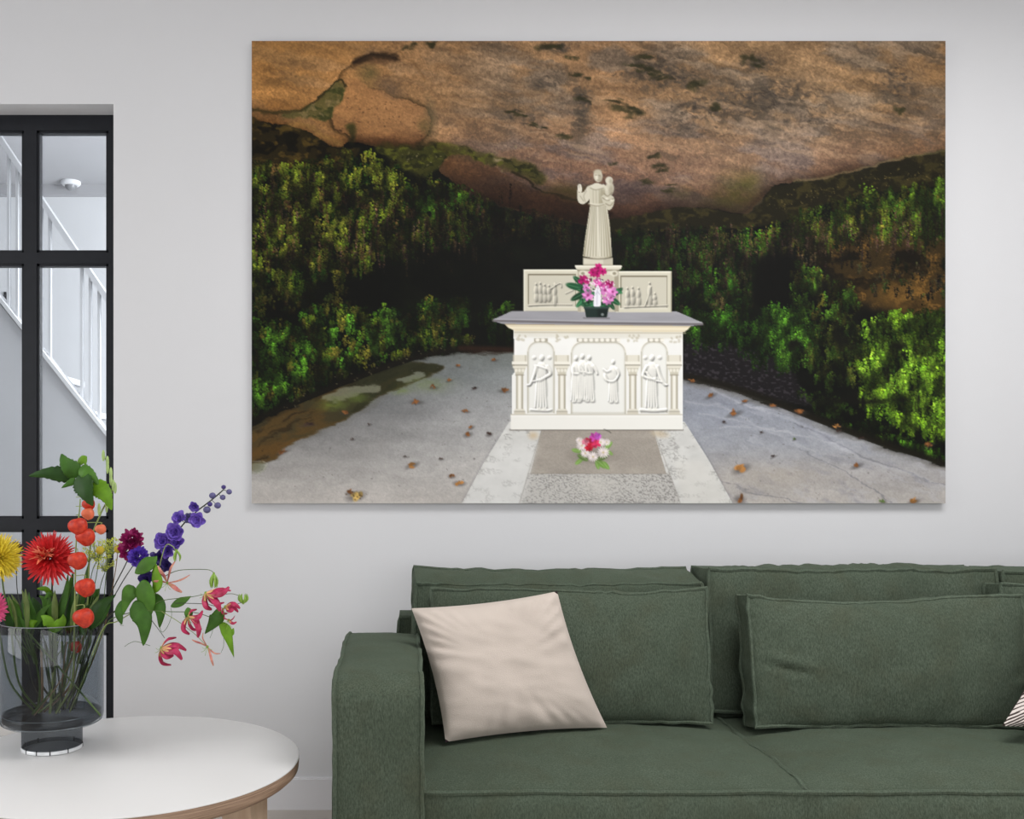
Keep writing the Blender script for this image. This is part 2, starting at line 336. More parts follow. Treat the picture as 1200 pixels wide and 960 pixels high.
        dabs_x.append(np.stack([px, py, sc_, sc_*rg.uniform(.5, 1.0, n), rg.uniform(0, 3.14, n)], 1)); dabs_c.append(np.clip(col[None]*k[:, None]+rg.normal(size=(n, 3))*.012, 0, 1))
    def flush():
        D = np.concatenate(dabs_x); Cc = np.concatenate(dabs_c).astype(np.float32); dabs_x.clear(); dabs_c.clear()
        r = 4; oy, ox = np.mgrid[-r:r+1, -r:r+1]; ox = ox.ravel(); oy = oy.ravel()
        cx = np.floor((D[:, 0]-U0)*S).astype(int); cy = np.floor((D[:, 1]-V0)*S).astype(int)
        ix = cx[:, None]+ox; iy = cy[:, None]+oy
        dx = (ix+.5)/S+U0-D[:, :1]; dy = (iy+.5)/S+V0-D[:, 1:2]; ca = np.cos(D[:, 4:5]); sa = np.sin(D[:, 4:5])
        ok = (((dx*ca+dy*sa)/D[:, 2:3])**2+((-dx*sa+dy*ca)/D[:, 3:4])**2 < 1) & (ix >= 0) & (ix < w) & (iy >= 0) & (iy < h)
        wh, _ = np.nonzero(ok); img[iy[ok], ix[ok]] = Cc[wh]
    def inside(P):
        P = np.array(P, float)
        def f(x, y):
            r = False
            for k in range(len(P)):
                xa, ya = P[k]; xb, yb = P[k-1]
                if (ya > y) != (yb > y) and x < (xb-xa)*(y-ya)/(yb-ya)+xa: r = not r
            return r
        return f, P[:, 0].min(), P[:, 0].max(), P[:, 1].min(), P[:, 1].max()
    def ferns(P, n, cols, br, L=16, wd=7, dabs=34, lean=0, sz=1.05):
        f, a, b, d, e = inside(P); pts = []
        while len(pts) < n:
            x, y = rg.uniform(a, b), rg.uniform(d, e)
            if f(x, y): pts.append((x, y))
        pts.sort(key=lambda p: p[1]+rg.normal()*8)
        for x, y in pts:
            q = (br(x, y) if callable(br) else br)*rg.uniform(.6, 1.25)
            col = np.array(cols[int(rg.integers(len(cols)))], np.float32)/255
            q *= 1.06
            frond(x, y, L*rg.uniform(.6, 1.3), wd*rg.uniform(.6, 1.2), col, q, int(dabs*rg.uniform(1, 2)), lean, sz)
        flush()
    G1 = (82, 94, 24); G2 = (102, 106, 34); G3 = (62, 84, 20); OL = (92, 88, 30); BR = (90, 70, 38); PK = (112, 84, 66); LM = (112, 164, 34); DG = (34, 60, 14)
    fade = lambda x, y: max(.16, min(1.0, 1.05-(x-420)/230))*max(.25, min(1, 1.2-(y-250)/150))
    left_up = [(290, 184), (345, 192), (400, 172), (440, 172), (470, 192), (480, 208), (500, 202), (525, 208), (570, 228), (640, 246), (640, 262), (560, 270), (500, 282), (450, 300), (400, 318), (340, 338), (290, 352)]
    ferns(left_up, 330, [DG, DG, (40, 40, 14)], .8, 18, 8, 22)
    ferns(left_up, 430, [G1, G1, OL, G2, BR, G3], fade, 17, 6, 30)
    ferns([(295, 190), (400, 178), (450, 182), (465, 210), (420, 260), (360, 300), (295, 330)], 150, [G2, G1, (104, 118, 34)], .92, 14, 6, 30)
    ferns([(480, 212), (520, 208), (545, 224), (530, 250), (490, 246)], 26, [(70, 110, 26)], .8, 14, 6, 30)
    ferns([(560, 232), (700, 262), (690, 280), (560, 268)], 60, [(36, 40, 16), (50, 40, 20)], .75, 16, 5, 20)
    for k in range(240):      # brown hanging strands, left
        x = rg.uniform(300, 600); y = rg.uniform(215, 300)
        q = fade(x, y); cc = np.array([PK, BR, (80, 60, 34)][int(rg.integers(3))], np.float32)/255*q*rg.uniform(.6, 1.1)
        frond(x, y, rg.uniform(10, 26), 1.6, cc, 1.0, 18, 0, .9)
    flush()
    left_lo = [(290, 372), (340, 366), (380, 350), (440, 352), (470, 356), (500, 345), (545, 342), (555, 392), (520, 400), (470, 412), (410, 432), (350, 458), (290, 484)]
    fade2 = lambda x, y: max(.3, min(1.0, 1.1-(x-420)/260))*max(.35, min(1.0, 1.15-(y-400)/110))
    ferns(left_lo, 220, [DG, (28, 50, 12)], .8, 16, 8, 22)
    ferns(left_lo, 270, [G3, (58, 96, 22), G1, OL, (64, 104, 28)], fade2, 14, 7, 34)
    ferns([(295, 385), (345, 378), (375, 410), (350, 440), (295, 470)], 60, [(70, 112, 28)], .95, 13, 7, 34)
    ferns([(430, 368), (462, 356), (478, 395), (440, 405), (425, 390)], 26, [(74, 112, 32)], .85, 14, 6, 34)
    ferns([(300, 335), (400, 330), (420, 350), (300, 368)], 34, [OL, (60, 74, 24)], .5, 10, 7, 20)
    ferns([(560, 352), (605, 352), (605, 395), (585, 402), (565, 375)], 34, [(44, 78, 18), (54, 84, 20)], .75, 13, 5, 26)
    # right side
    r_mid = [(720, 262), (800, 262), (880, 262), (905, 280), (885, 310), (880, 352), (860, 372), (800, 376), (788, 330), (760, 318), (725, 316)]
    fr_r = lambda x, y: max(.36, min(.85, .36+(x-720)/300))
    ferns(r_mid, 190, [DG, (30, 42, 14)], .8, 20, 6, 22)
    ferns(r_mid, 230, [(44, 86, 18), (56, 92, 22), (52, 64, 22), (70, 60, 34)], fr_r, 22, 4.5, 30)
    ferns([(880, 262), (910, 250), (960, 236), (1010, 222), (1060, 214), (1112, 208), (1112, 268), (1060, 272), (1000, 268), (940, 276), (900, 285)], 240, [G3, G1, (58, 96, 22), OL], 1.0, 22, 5.5, 32)
    ferns([(1008, 214), (1040, 218), (1066, 210), (1112, 200), (1112, 260), (1080, 262), (1040, 236)], 70, [(86, 114, 28), (74, 104, 28)], .95, 20, 5.5, 32)
    for k in range(330):
        x = rg.uniform(760, 1105); y = np.interp(x, [760, 900, 1105], [258, 262, 232])+rg.uniform(0, 44)
        cc = np.array([PK, BR, (96, 76, 52), (84, 88, 34)][int(rg.integers(4))], np.float32)/255*np.interp(x, [760, 900], [.4, .85])*rg.uniform(.6, 1.1)
        frond(x, y, rg.uniform(12, 30), 1.6, cc, 1.0, 20, 0, .9)
    flush()
    hole = poly([(890, 302), (926, 300), (932, 330), (922, 362), (888, 360), (880, 335)], True, 5); put(hole, c(6, 6, 4), .93)
    ferns([(800, 360), (860, 358), (885, 366), (905, 352), (940, 360), (960, 380), (955, 412), (925, 428), (880, 416), (850, 400), (800, 394)], 170, [DG, (40, 74, 18)], .9, 18, 6, 22)
    ferns([(800, 356), (850, 362), (850, 385), (800, 385)], 40, [(60, 108, 24)], .8, 16, 5.5, 32)
    ferns([(885, 366), (905, 350), (938, 358), (958, 378), (948, 405), (925, 415), (900, 400)], 85, [(70, 112, 30), (60, 102, 24)], .95, 21, 6, 36)
    ferns([(925, 300), (965, 312), (1000, 330), (1005, 352), (985, 372), (950, 372), (930, 345)], 95, [(84, 128, 34), (70, 104, 28), OL], .85, 15, 5.5, 28)
    ferns([(955, 380), (1000, 360), (1010, 400), (1005, 440), (960, 446), (940, 420)], 90, [(70, 92, 28), (80, 88, 30), (54, 80, 22)], .75, 14, 5.5, 28)
    ferns([(985, 300), (1108, 300), (1108, 340), (1060, 350), (1010, 330)], 40, [(70, 84, 34), (90, 80, 50)], .6, 12, 4, 18)
    big = [(1010, 375), (1040, 362), (1075, 358), (1112, 362), (1112, 500), (1085, 512), (1060, 492), (1030, 478), (1006, 462), (1005, 420)]
    ferns(big, 190, [(44, 70, 16), (60, 96, 20)], .9, 18, 7, 24)
    ferns(big, 300, [(106, 142, 32), (98, 136, 30), (114, 150, 42), (86, 122, 28)], 1.0, 19, 6.5, 36, sz=1.15)
    ferns([(935, 452), (985, 462), (1000, 478), (1060, 506), (1108, 532), (1108, 540), (1030, 512), (960, 482)], 80, [(52, 78, 20), (40, 56, 16)], .7, 8, 6, 20)
    ferns([(1040, 505), (1108, 525), (1108, 540), (1070, 526)], 26, [(80, 130, 30)], .8, 7, 5, 20)
    for (x, y, rx, ry) in [(1052, 408, 9, 8), (985, 395, 12, 14), (960, 335, 8, 14), (930, 405, 9, 9), (1012, 470, 40, 6), (1075, 470, 3, 10), (1040, 440, 4, 9)]:
        for k in range(16): ell(x+rg.normal()*rx*.5, y+rg.normal()*ry*.5, rx*.3, ry*.3, c(14, 13, 8), .55, 0, .8)
    # --- the floor
    F = poly([(280, 505), (310, 490), (345, 476), (400, 453), (450, 434), (490, 421), (530, 413), (560, 411), (610, 412), (700, 430), (800, 444), (850, 456), (905, 474), (960, 496), (1030, 522), (1120, 550), (1120, 610), (280, 610)])
    fl_c = ramp(GV, [(410, (112, 116, 112)), (440, (132, 136, 136)), (480, (156, 156, 156)), (520, (176, 174, 172)), (590, (190, 184, 178))])
    fl_r = ramp(GV, [(440, (132, 134, 142)), (480, (142, 146, 156)), (520, (158, 160, 166)), (560, (172, 168, 166)), (590, (178, 172, 166))])
    k = sm(GU, 690, 720)[..., None]; fl = fl_c*(1-k)+fl_r*k
    fl = fl*(1+.16*(fbm(60, 14, 5)-.5)+.10*(fbm(9, 5, 3)-.5)+.06*(noise(1.2, 1.0)-.5))[..., None]
    put(F, fl)
    left_sh = F*(1-sm(GU+(GV-480)*.5, 380, 620))*(1-sm(GV, 500, 590)); mul(left_sh, (.74, .74, .74))
    wet = poly([(280, 498), (345, 470), (430, 440), (470, 428), (505, 424), (520, 430), (505, 440), (480, 450), (450, 460), (425, 478), (395, 496), (365, 508), (340, 522), (310, 544), (280, 552)], True, 2)
    put(wet*F, c(62, 54, 30), .93); put(wet*F*sm(fbm(34, 8, 4, -24), .45, .62), c(92, 68, 32), .7); put(wet*F*sm(GV, 500, 530)*(1-sm(GU, 360, 420)), c(98, 68, 30), .55)
    put(wet*F*sm(fbm(30, 5, 4, -26), .56, .68), c(44, 34, 18), .75); put(wet*F*sm(GU, 380, 440), c(48, 52, 32), .7); mul(wet*F*(1-sm(GV, 440, 520)), (.8, .8, .78))
    pud = poly([(376, 468), (400, 458), (430, 452), (448, 455), (425, 464), (395, 470)], True, 1.5); put(pud, c(128, 128, 108), .75)
    pud = poly([(465, 446), (490, 438), (500, 440), (480, 448)], True, 1.5); put(pud, c(136, 138, 128), .7)
    for (x, y, rx, ry, a) in [(390, 474, 16, 5, .7), (420, 468, 14, 4, .6), (500, 450, 26, 8, .35), (470, 458, 10, 4, .5)]:
        g = np.exp(-((GU-x)/rx)**2-((GV-y)/ry)**2); put(g*(.3+1.2*fbm(8, 4, 3)), c(104, 122, 52), a)
    line([(300, 548), (330, 532), (362, 512), (398, 498), (430, 480), (452, 462)], 3, c(96, 92, 84), .35, soft=3); line([(295, 562), (340, 552), (400, 540), (450, 520)], 9, c(150, 146, 142), .3, soft=6)
    ell(303, 548, 10, 5, c(128, 130, 110), .8, -.2, .4); line([(296, 541), (308, 541), (314, 546), (304, 553)], 1, c(190, 190, 176), .6)
    edge_l = [(290, 500), (310, 490), (345, 476), (400, 453), (450, 434), (490, 421), (530, 413), (560, 411), (602, 412)]
    line([(x, y-3) for x, y in edge_l], 7, c(18, 15, 9), .9, soft=2.5); line([(540, 408), (575, 409), (604, 410)], 6, c(44, 26, 16), .8, soft=2)
    for k in range(46):
        x = rg.uniform(330, 560); ell(x, np.interp(x, [p[0] for p in edge_l], [p[1] for p in edge_l])-rg.uniform(0, 18), rg.uniform(.4, 1.4), .6, c(130, 118, 90), .55)
    edge_r = [(798, 443), (850, 455), (905, 473), (960, 495), (1030, 521), (1112, 548)]
    line([(x, y-3) for x, y in edge_r], 8, c(22, 19, 11), .92, soft=2.5); line([(x-2, y+3) for x, y in edge_r], 5, c(104, 100, 92), .5, soft=3)
    # joints and stains on the right
    for P in ([(1108, 568), (1060, 552), (1010, 534), (960, 508), (930, 497)], [(935, 525), (990, 552), (1045, 590)], [(790, 540), (850, 565), (900, 580), (940, 590)]):
        line(P, 1.3, c(106, 108, 116), .6)
    for P in ([(800, 470), (850, 478), (900, 500), (940, 515), (980, 520)], [(840, 500), (900, 510), (960, 530)], [(860, 470), (910, 490), (960, 500), (1010, 520)], [(960, 515), (1020, 540), (1080, 560), (1108, 574)], [(840, 455), (870, 470), (930, 486)], [(820, 484), (870, 494), (930, 508)]):
        line([(x+rg.normal()*3, y+rg.normal()*2) for x, y in P], 1.6, c(196, 196, 202), .45, soft=1.4)
    put(F*sm(fbm(22, 7, 5, 18), .55, .66)*sm(GU, 820, 880), c(192, 192, 200), .28); put(F*sm(fbm(26, 7, 5, 18), .56, .72)*sm(GU, 800, 850), c(124, 126, 138), .30)
    put(np.exp(-((GU-905)/70)**2-((GV-556)/16)**2), c(178, 168, 154), .5)
    for k in range(420):
        x, y = rg.uniform(300, 1108), rg.uniform(425, 590)
        if F[min(h-1, int((y-V0)*S)), min(w-1, int((x-U0)*S))] > .5: ell(x, y, rg.uniform(.3, .9), rg.uniform(.25, .6), c(84, 78, 74), .6)
    warp(F*(1-sm(GU, 560, 620)*(1-sm(GU, 790, 830))), 2.6, 26, 8)
    leaves = [(483, 544, 8, 4, 0), (417, 580, 11, 7, 1), (411, 576, 6, 3, 2), (538, 565, 7, 4, 0), (529, 557, 4, 3, 2), (548, 508, 5, 4, 2), (488, 470, 8, 3.4, 2), (508, 453, 5, 2.5, 2), (526, 445, 4, 2, 2), (546, 481, 5, 2, 2), (552, 500, 4, 2.5, 2), (556, 454, 4, 2, 3), (573, 508, 4, 3, 3), (590, 457, 7, 3, 2), (537, 428, 4, 2, 2), (579, 421, 4, 2, 2), (360, 497, 10, 2.5, 3), (404, 483, 6, 3, 2), (330, 529, 8, 2.5, 2), (433, 497, 3, 1.2, 3), (413, 514, 3, 1.4, 3), (475, 534, 3, 1.4, 3), (517, 537, 3, 1.4, 3), (868, 548, 10, 6, 0), (866, 584, 6, 7, 2), (1003, 545, 7, 3.5, 2), (860, 484, 9, 4, 2), (832, 463, 7, 3.2, 2), (905, 475, 8, 2.6, 2), (936, 482, 9, 5, 2), (980, 499, 6, 3, 0), (983, 505, 5, 2, 3), (811, 446, 6, 2.4, 2), (848, 494, 3, 1.4, 3), (892, 506, 3, 1.3, 3), (906, 534, 4, 1.3, 3), (1088, 521, 7, 4, 2), (1070, 587, 8, 4, 0), (930, 514, 2.5, 1.5, 4), (1034, 587, 4, 3, 4), (1010, 513, 6, 1.4, 3), (872, 470, 5, 2, 2)]
    LC = [c(176, 122, 66), c(200, 168, 96), c(138, 88, 48), c(62, 46, 40), c(96, 120, 60)]
    for (x, y, a, b, kk) in leaves:
        an = rg.uniform(-.5, .3); ell(x+.6, y+1.4, a, b*.7, c(60, 56, 54), .5, an, .5)
        for q in range(6): ell(x+rg.normal()*a*.28, y+rg.normal()*b*.28, a*rg.uniform(.2, .48), b*rg.uniform(.2, .5), LC[kk]*rg.uniform(.65, 1.15), .9, an+rg.normal()*.6, .3)
    for q in range(12): ell(417+rg.normal()*6, 580+rg.normal()*4, 1, .8, c(70, 50, 30), .7)
    img[:] *= (1+.20*(noise(1.2, 1.2)-.5)*(1-.6*F))[..., None]
    # --- stone strip in front of the altar
    st = poly([(597, 494), (802, 494), (830, 538), (860, 592), (540, 592), (568, 540)])
    gr = fbm(14, 9, 5); put(st, c(212, 211, 207)*(1+.14*(gr-.5))[..., None])
    put(st*sm(fbm(12, 7, 4), .52, .68)*sm(noise(1.5, 1.1), .3, .7), c(150, 148, 144), .6)
    mul(np.clip(blur(st, 3)-st, 0, 1)*sm(GV, 500, 520), (.7, .7, .74))
    cen = poly([(635, 502), (765, 502), (781, 555), (621, 555)]); put(cen, c(166, 158, 148)*(1+.16*(fbm(30, 14, 4)-.5)+.08*(noise(1.2, 1)-.5))[..., None])
    bot = poly([(619, 555), (785, 555), (798, 592), (608, 592)]); put(bot, c(194, 191, 186)); put(bot*sm(noise(1.5, 1.0)+.5*(fbm(30, 16, 3)-.5), .5, .8), c(120, 117, 114), .6); put(bot*np.exp(-((GU-700)/26)**2-((GV-568)/14)**2), c(206, 202, 194), .6)
    lw = poly([(548, 575), (585, 520), (630, 520), (612, 592), (540, 592)], False, 6); put(lw*st, c(224, 223, 220), .5)
    rw = poly([(790, 540), (826, 540), (858, 592), (800, 592)], False, 6); put(rw*st, c(218, 215, 208), .6)
    for P in ([(635, 502), (619, 555), (608, 592)], [(765, 502), (785, 555), (798, 592)], [(619, 555), (785, 555)]): line(P, .8, c(140, 134, 126), .6, False)
    ell(625, 510, 5, 4, c(200, 176, 140), .7, 0, .7); ell(773, 508, 9, 4, c(202, 184, 156), .7, .2, .6); line([(766, 503), (790, 503)], 1.2, c(150, 140, 126), .6, False)
    line([(598, 503.5), (800, 503.5)], 2.2, c(120, 114, 106), .75, False)
    # --- the altar
    def shade_relief(hm, m, col, k=1.0, amb=.80):
        gx = np.zeros_like(hm); gy = np.zeros_like(hm)
        gx[:, 1:-1] = hm[:, 2:]-hm[:, :-2]; gy[1:-1] = hm[2:]-hm[:-2]
        sh = np.clip(amb+k*(gx*.45+gy*.75), .35, 1.12); occ = np.clip(1-k*1.1*np.clip(blur(hm, 2.2)-hm, 0, 1), .4, 1)
        put(m, np.clip(col*(sh*occ)[..., None], 0, 1))
    cream = c(242, 241, 237)
    body = poly([(602, 384), (800, 386), (800, 503), (600, 503), (600, 440), (603, 436)]); put(body, cream*(1+.05*(fbm(30, 20, 3)-.5))[..., None])
    hm = np.zeros((h, w), np.float32)
    def hel(x, y, rx, ry, z, ang=0.0):
        R = max(rx, ry)+1; b = rows(x-R, y-R, x+R, y+R)
        if b is None: return
        j0, j1, i0, i1 = b; ca, sa = math.cos(ang), math.sin(ang); X = GU[j0:j1, i0:i1]-x; Y = GV[j0:j1, i0:i1]-y
        q = 1-((X*ca+Y*sa)/rx)**2-((-X*sa+Y*ca)/ry)**2
        hm[j0:j1, i0:i1] = np.maximum(hm[j0:j1, i0:i1], z*np.sqrt(np.clip(q, 0, 1)))
    def hline(P, r0, r1, z):
        P = catmull(P, 14, False)
        for i, (x, y) in enumerate(P): r = r0+(r1-r0)*i/max(1, len(P)-1); hel(x, y, r, r, z)
    def figure(x, y, hgt, lean, arm):
        s = hgt/60.0
        hel(x, y, 3.3*s, 4.2*s, 1.1); hel(x+lean*6*s, y+15*s, 7.5*s, 11*s, .9); hel(x+lean*9*s, y+36*s, 7.5*s, 22*s, .8)
        for k in range(-2, 3): hline([(x+k*2*s+lean*4*s, y+12*s), (x+k*2.4*s+lean*10*s, y+30*s), (x+k*3.2*s+lean*12*s, y+56*s)], 1.1*s, 1.5*s, 1.0)
        for P in arm: hline([(x+a*s, y+b*s) for a, b in P], 2.6*s, 1.7*s, 1.25)
        hel(x+lean*10*s-2, y+58*s, 4*s, 2*s, .8); hel(x+lean*10*s+4, y+58*s, 4*s, 2*s, .8)
    def arch(x0, x1, yt, yb, r):
        P = [(x0, yb)]
        for a in np.linspace(math.pi, 1.5*math.pi, 7): P.append((x0+r+r*math.cos(a), yt+r+r*math.sin(a)))
        for a in np.linspace(1.5*math.pi, 2*math.pi, 7): P.append((x1-r+r*math.cos(a), yt+r+r*math.sin(a)))
        return P+[(x1, yb)]
    arches = [arch(618.5, 649.5, 400.5, 483.5, 12), arch(669.5, 733, 401, 484.5, 13), arch(751.5, 782, 400.5, 483.5, 12)]
    for P in arches:
        m = poly(P); put(m, c(238, 237, 231)); mul(np.clip(m-blur(m, 3.2), 0, 1)*1.2, (.72, .70, .64)); line(P, 1.1, c(176, 168, 148), .8, False); line([(x, y-1.5) for x, y in P[1:-1]], 1.6, c(246, 243, 234), .6, False)
    figure(635, 419, 62, -.1, [[(-6, 10), (-9, 20), (-13, 30), (-16, 31)], [(6, 10), (10, 18), (5, 22), (-2, 26)]])
    hline([(627, 428), (640, 432), (645, 436), (634, 444), (622, 448)], 1.4, 1.2, 1.3)
    figure(764, 419, 62, -.05, [[(-6, 10), (-10, 20), (-2, 24), (4, 24)], [(6, 10), (9, 20), (14, 30), (17, 31)]])
    hline([(757, 436), (764, 444), (776, 448)], 1.4, 1.2, 1.3)
    for x, y in ((675, 419.5), (682.5, 417.5), (690.5, 419)): figure(x, y, 53, 0, [[(-4, 12), (-3, 20), (3, 21)], [(5, 11), (9, 17), (11, 22)]])
    figure(718.5, 424, 49, 0, [[(-4, 12), (-9, 14), (-14, 10)], [(5, 10), (8, 18), (2, 27), (-8, 27), (-12, 18)]]); hel(716, 440, 10, 9, .9)
    for x in (626, 644, 756, 773): hel(x, 419, 3, 3, .7)
    hline([(622, 480), (640, 481), (646, 480)], 2, 2, .8); hline([(751, 480), (766, 481), (780, 480)], 2.6, 2.6, .9)
    fm = np.clip(blur(sm(hm, .02, .2), .8), 0, 1); shade_relief(blur(hm, 1.0), fm, c(241, 239, 232), 1.4, .97)
    # ornaments, columns, capitals
    for x0, x1 in ((627, 641), (677, 725), (760, 776)):
        rect(x0-1, 396.5, x1+1, 400.5, c(150, 142, 122), .8)
        for x in np.arange(x0+1.5, x1, 6.4): ell(x+1.5, 398.4, 2.6, 2, c(244, 240, 230), 1, 0, .3)
    for x, y in ((612, 396), (659, 396), (742, 396), (790, 397)):
        for k in range(10): ell(x+rg.uniform(-7, 7), y+rg.uniform(-3.5, 4), 1.7, 1.2, c(206, 200, 184), .8, rg.uniform(0, 3), .4)
    for i, x in enumerate((609, 658.6, 741.4, 790)):
        rect(x-4.2, 438, x+4.2, 480, c(222, 217, 202)); rect(x-4.2, 438, x-2.4, 480, c(176, 168, 150), .8); rect(x-1.4, 438, x+1.2, 480, c(244, 241, 232), .9); rect(x+2.4, 438, x+4.2, 480, c(166, 158, 140), .85)
        rect(x-8.5 if i else x-7.5, 416, x+8.5, 424, c(228, 223, 208)); line([(x-7, 417), (x-7, 424)], 1.4, c(170, 162, 142), .6, False); line([(x+7, 417), (x+7, 424)], 1.4, c(170, 162, 142), .6, False)
        rect(x-9, 423.5, x+9, 427, c(240, 236, 224)); rect(x-9, 427, x+9, 428.6, c(158, 150, 132), .9); rect(x-8, 428.6, x+8, 431, c(230, 225, 210))
        put(poly([(x-7, 431), (x+7, 431), (x+4.4, 439), (x-4.4, 439)]), c(206, 200, 182))
        for k in (-4, 0, 4): ell(x+k, 434, 1.6, 2, c(240, 236, 224), .9, 0, .4)
        line([(x-4.6, 439.3), (x+4.6, 439.3)], 1.2, c(150, 142, 124), .9, False)
        rect(x-5.6, 479, x+5.6, 482, c(226, 221, 207)); rect(x-6.6, 482, x+6.6, 485.4, c(214, 208, 192)); line([(x-6, 482), (x+6, 482)], .9, c(140, 132, 116), .8, False)
    mul(poly([(602, 384), (800, 386), (800, 397), (602, 395)], False, 2), (.94, .93, .9))
    rect(598.5, 485.4, 799.5, 503, c(240, 238, 231)); line([(599, 485.6), (799, 485.6)], 1.3, c(190, 183, 166), .8, False); line([(599, 487.5), (799, 487.5)], 1.2, c(250, 249, 245), .8, False)
    put(poly([(591, 379), (811, 381), (807, 385), (802, 389), (604, 388), (596, 384)]), c(226, 214, 186)); line([(592, 379.6), (811, 381.6)], 1.6, c(150, 132, 104), .9, False); line([(597, 384), (806, 385.6)], 1, c(248, 240, 220), .9, False); line([(603, 389.4), (803, 390.4)], 1.4, c(190, 180, 156), .8, False)
    put(poly([(578, 374.5), (600, 364.5), (793, 365), (823.5, 378.2), (823.5, 380.5), (811, 382), (590, 379.6), (578, 376.5)]), c(158, 157, 162)*(1+.12*(fbm(40, 6, 4)-.5))[..., None])
    line([(578, 375.8), (700, 378.6), (823, 380)], 2.6, c(104, 98, 100), .85, False); line([(579, 374), (700, 376.4), (822, 377.6)], 1, c(184, 183, 188), .8, False)
    # retable panels
    for (x0, y0, x1, y1) in ((613.7, 316, 680, 364.5), (722, 318, 787, 366)):
        rect(x0, y0, x1, y1, c(212, 207, 188)); rect(x0, y0, x1, y0+1.6, c(236, 232, 216)); rect(x0, y0, x0+1.6, y1, c(232, 228, 212)); rect(x1-1.2, y0, x1, y1, c(150, 143, 122), .7)
        rect(x0+5, y0+5, x1-5, y1-5, c(120, 112, 92)); rect(x0+6.2, y0+6.6, x1-5.6, y1-5, c(204, 199, 182)); line([(x0+5, y1-4.5), (x1-5, y1-4.5)], 1, c(236, 232, 218), .9, False)
    hm[:] = 0
    for (x, y, g) in [(628, 333, 20), (633, 332, 22), (638, 334, 20), (643, 335, 18), (650, 333, 24), (735, 338, 20), (741, 337, 20), (748, 338, 20), (761, 332, 26), (767, 344, 14)]:
        hel(x, y, 1.7, 2, .9); hel(x, y+g*.35, 2.9, g*.33, .8); hel(x+.5, y+g*.75, 3.2, g*.34, .7)
    hline([(646, 338), (652, 334), (657, 332), (658, 337)], 1.2, .9, 1.0); hline([(620, 358), (640, 357), (670, 357)], 1.6, 1.2, .6); hline([(732, 360), (760, 359), (782, 358)], 1.6, 1.2, .6); hline([(663, 344), (672, 340)], 1.2, 1, .5)
    hline([(756, 358), (760, 346), (763, 336)], 1.2, 1, .9)
    fm = np.clip(blur(sm(hm, .02, .2), .7), 0, 1); shade_relief(blur(hm, .8), fm, c(204, 199, 184), 2.0, .93)
    # pedestal behind the bouquet and statue base
    rect(677, 316, 725, 365.5, c(200, 194, 174)); rect(677, 316, 681, 365, c(168, 160, 140), .8); rect(720, 316, 725, 365, c(156, 148, 128), .8)
    put(poly([(674, 311), (728.5, 311), (728, 315), (722, 317.5), (722, 322), (680, 322), (680, 317.5), (675, 315)]), c(216, 211, 193)); line([(674.5, 312.4), (728, 312.4)], 1.6, c(240, 236, 222), .9, False); line([(677, 316.8), (726, 316.8)], 1.6, c(130, 122, 100), .8, False)
    for x in (683, 720): ell(x, 320.5, 4.4, 3.4, c(226, 221, 204), 1, 0, .3); ell(x, 320.5, 2.2, 1.7, c(140, 132, 110), .9, 0, .4)
    rect(683.4, 302, 718, 311, c(212, 206, 188)); rect(683.4, 302, 718, 303.4, c(150, 142, 122), .8); rect(683.4, 309.6, 718, 311.4, c(150, 142, 122), .6); rect(707, 303, 718, 311, c(180, 173, 154), .6)
    # statue
    sc = c(206, 200, 180)
    robe = poly([(692, 238), (700, 241), (708, 239), (712, 246), (714.5, 262), (716, 282), (716.6, 301.5), (700, 303), (683, 300.5), (685.5, 280), (689, 258)])
    put(robe, sc); mul(robe*sm(GU, 705, 717), (.78, .77, .72)); mul(robe*(1-sm(GU, 683, 691)), (.84, .83, .79))
    for i in range(10):
        t = i/9; xt = 693+t*16; xb = 685+t*30
        line([(xt, 242), ((xt+xb)/2+rg.normal()*.5, 268), (xb, 300)], 1.2, c(140, 133, 112), .62, soft=.7); line([(xt+1.5, 242), ((xt+xb)/2+1.7, 268), (xb+1.7, 300)], 1.1, c(228, 223, 206), .7, soft=.6)
    line([(700, 238), (701, 268), (702, 300)], 1.2, c(236, 232, 218), .8)
    put(poly([(687, 221), (694, 216.5), (701, 216), (708, 218), (711, 226), (709, 240), (700, 242), (691.5, 239.5), (691, 232)], True), sc); mul(poly([(703, 222), (710, 222), (709, 240), (702, 240)], False, 2), (.82, .81, .77))
    for x in (695, 698.5, 702, 705): line([(x, 221), (x+.3, 238)], 1, c(150, 142, 122), .5)
    line([(690, 239.4), (700, 241.4), (710, 239)], 1.5, c(150, 142, 122), .8); line([(690, 238.2), (700, 240), (710, 238)], 1, c(232, 228, 212), .8)
    put(poly([(689, 220), (684, 225), (679, 226), (677, 222), (676.3, 230), (678, 237), (683, 239.4), (688, 236.6), (691, 232)], True), c(210, 204, 186)); line([(680, 230), (684, 236)], 1.2, c(146, 138, 118), .6); line([(687, 224), (684, 230), (686, 236)], 1.2, c(146, 138, 118), .6)
    put(poly([(677.6, 224), (677, 218.5), (678.6, 216), (681, 217), (682, 222), (681, 226)], True), c(218, 212, 196)); line([(679, 216), (678.6, 220)], .7, c(140, 132, 112), .7)
    put(poly([(692, 219), (697, 215), (703, 215.5), (708, 219), (703, 222), (696, 222)], True), c(214, 208, 190)); line([(692, 220.5), (698, 222.6), (707, 220.6)], 1.1, c(136, 128, 108), .7)
    ell(700.8, 206.5, 5.2, 7.2, c(206, 199, 179), 1, -.12, .12); ell(703.2, 208.5, 2.4, 4.4, c(150, 142, 122), .55, -.1, .5); ell(699.2, 208, 1.5, 3, c(226, 220, 203), .8, -.1, .5); ell(700.2, 201.4, 4.6, 2.4, c(190, 182, 160), .9, -.1, .4)
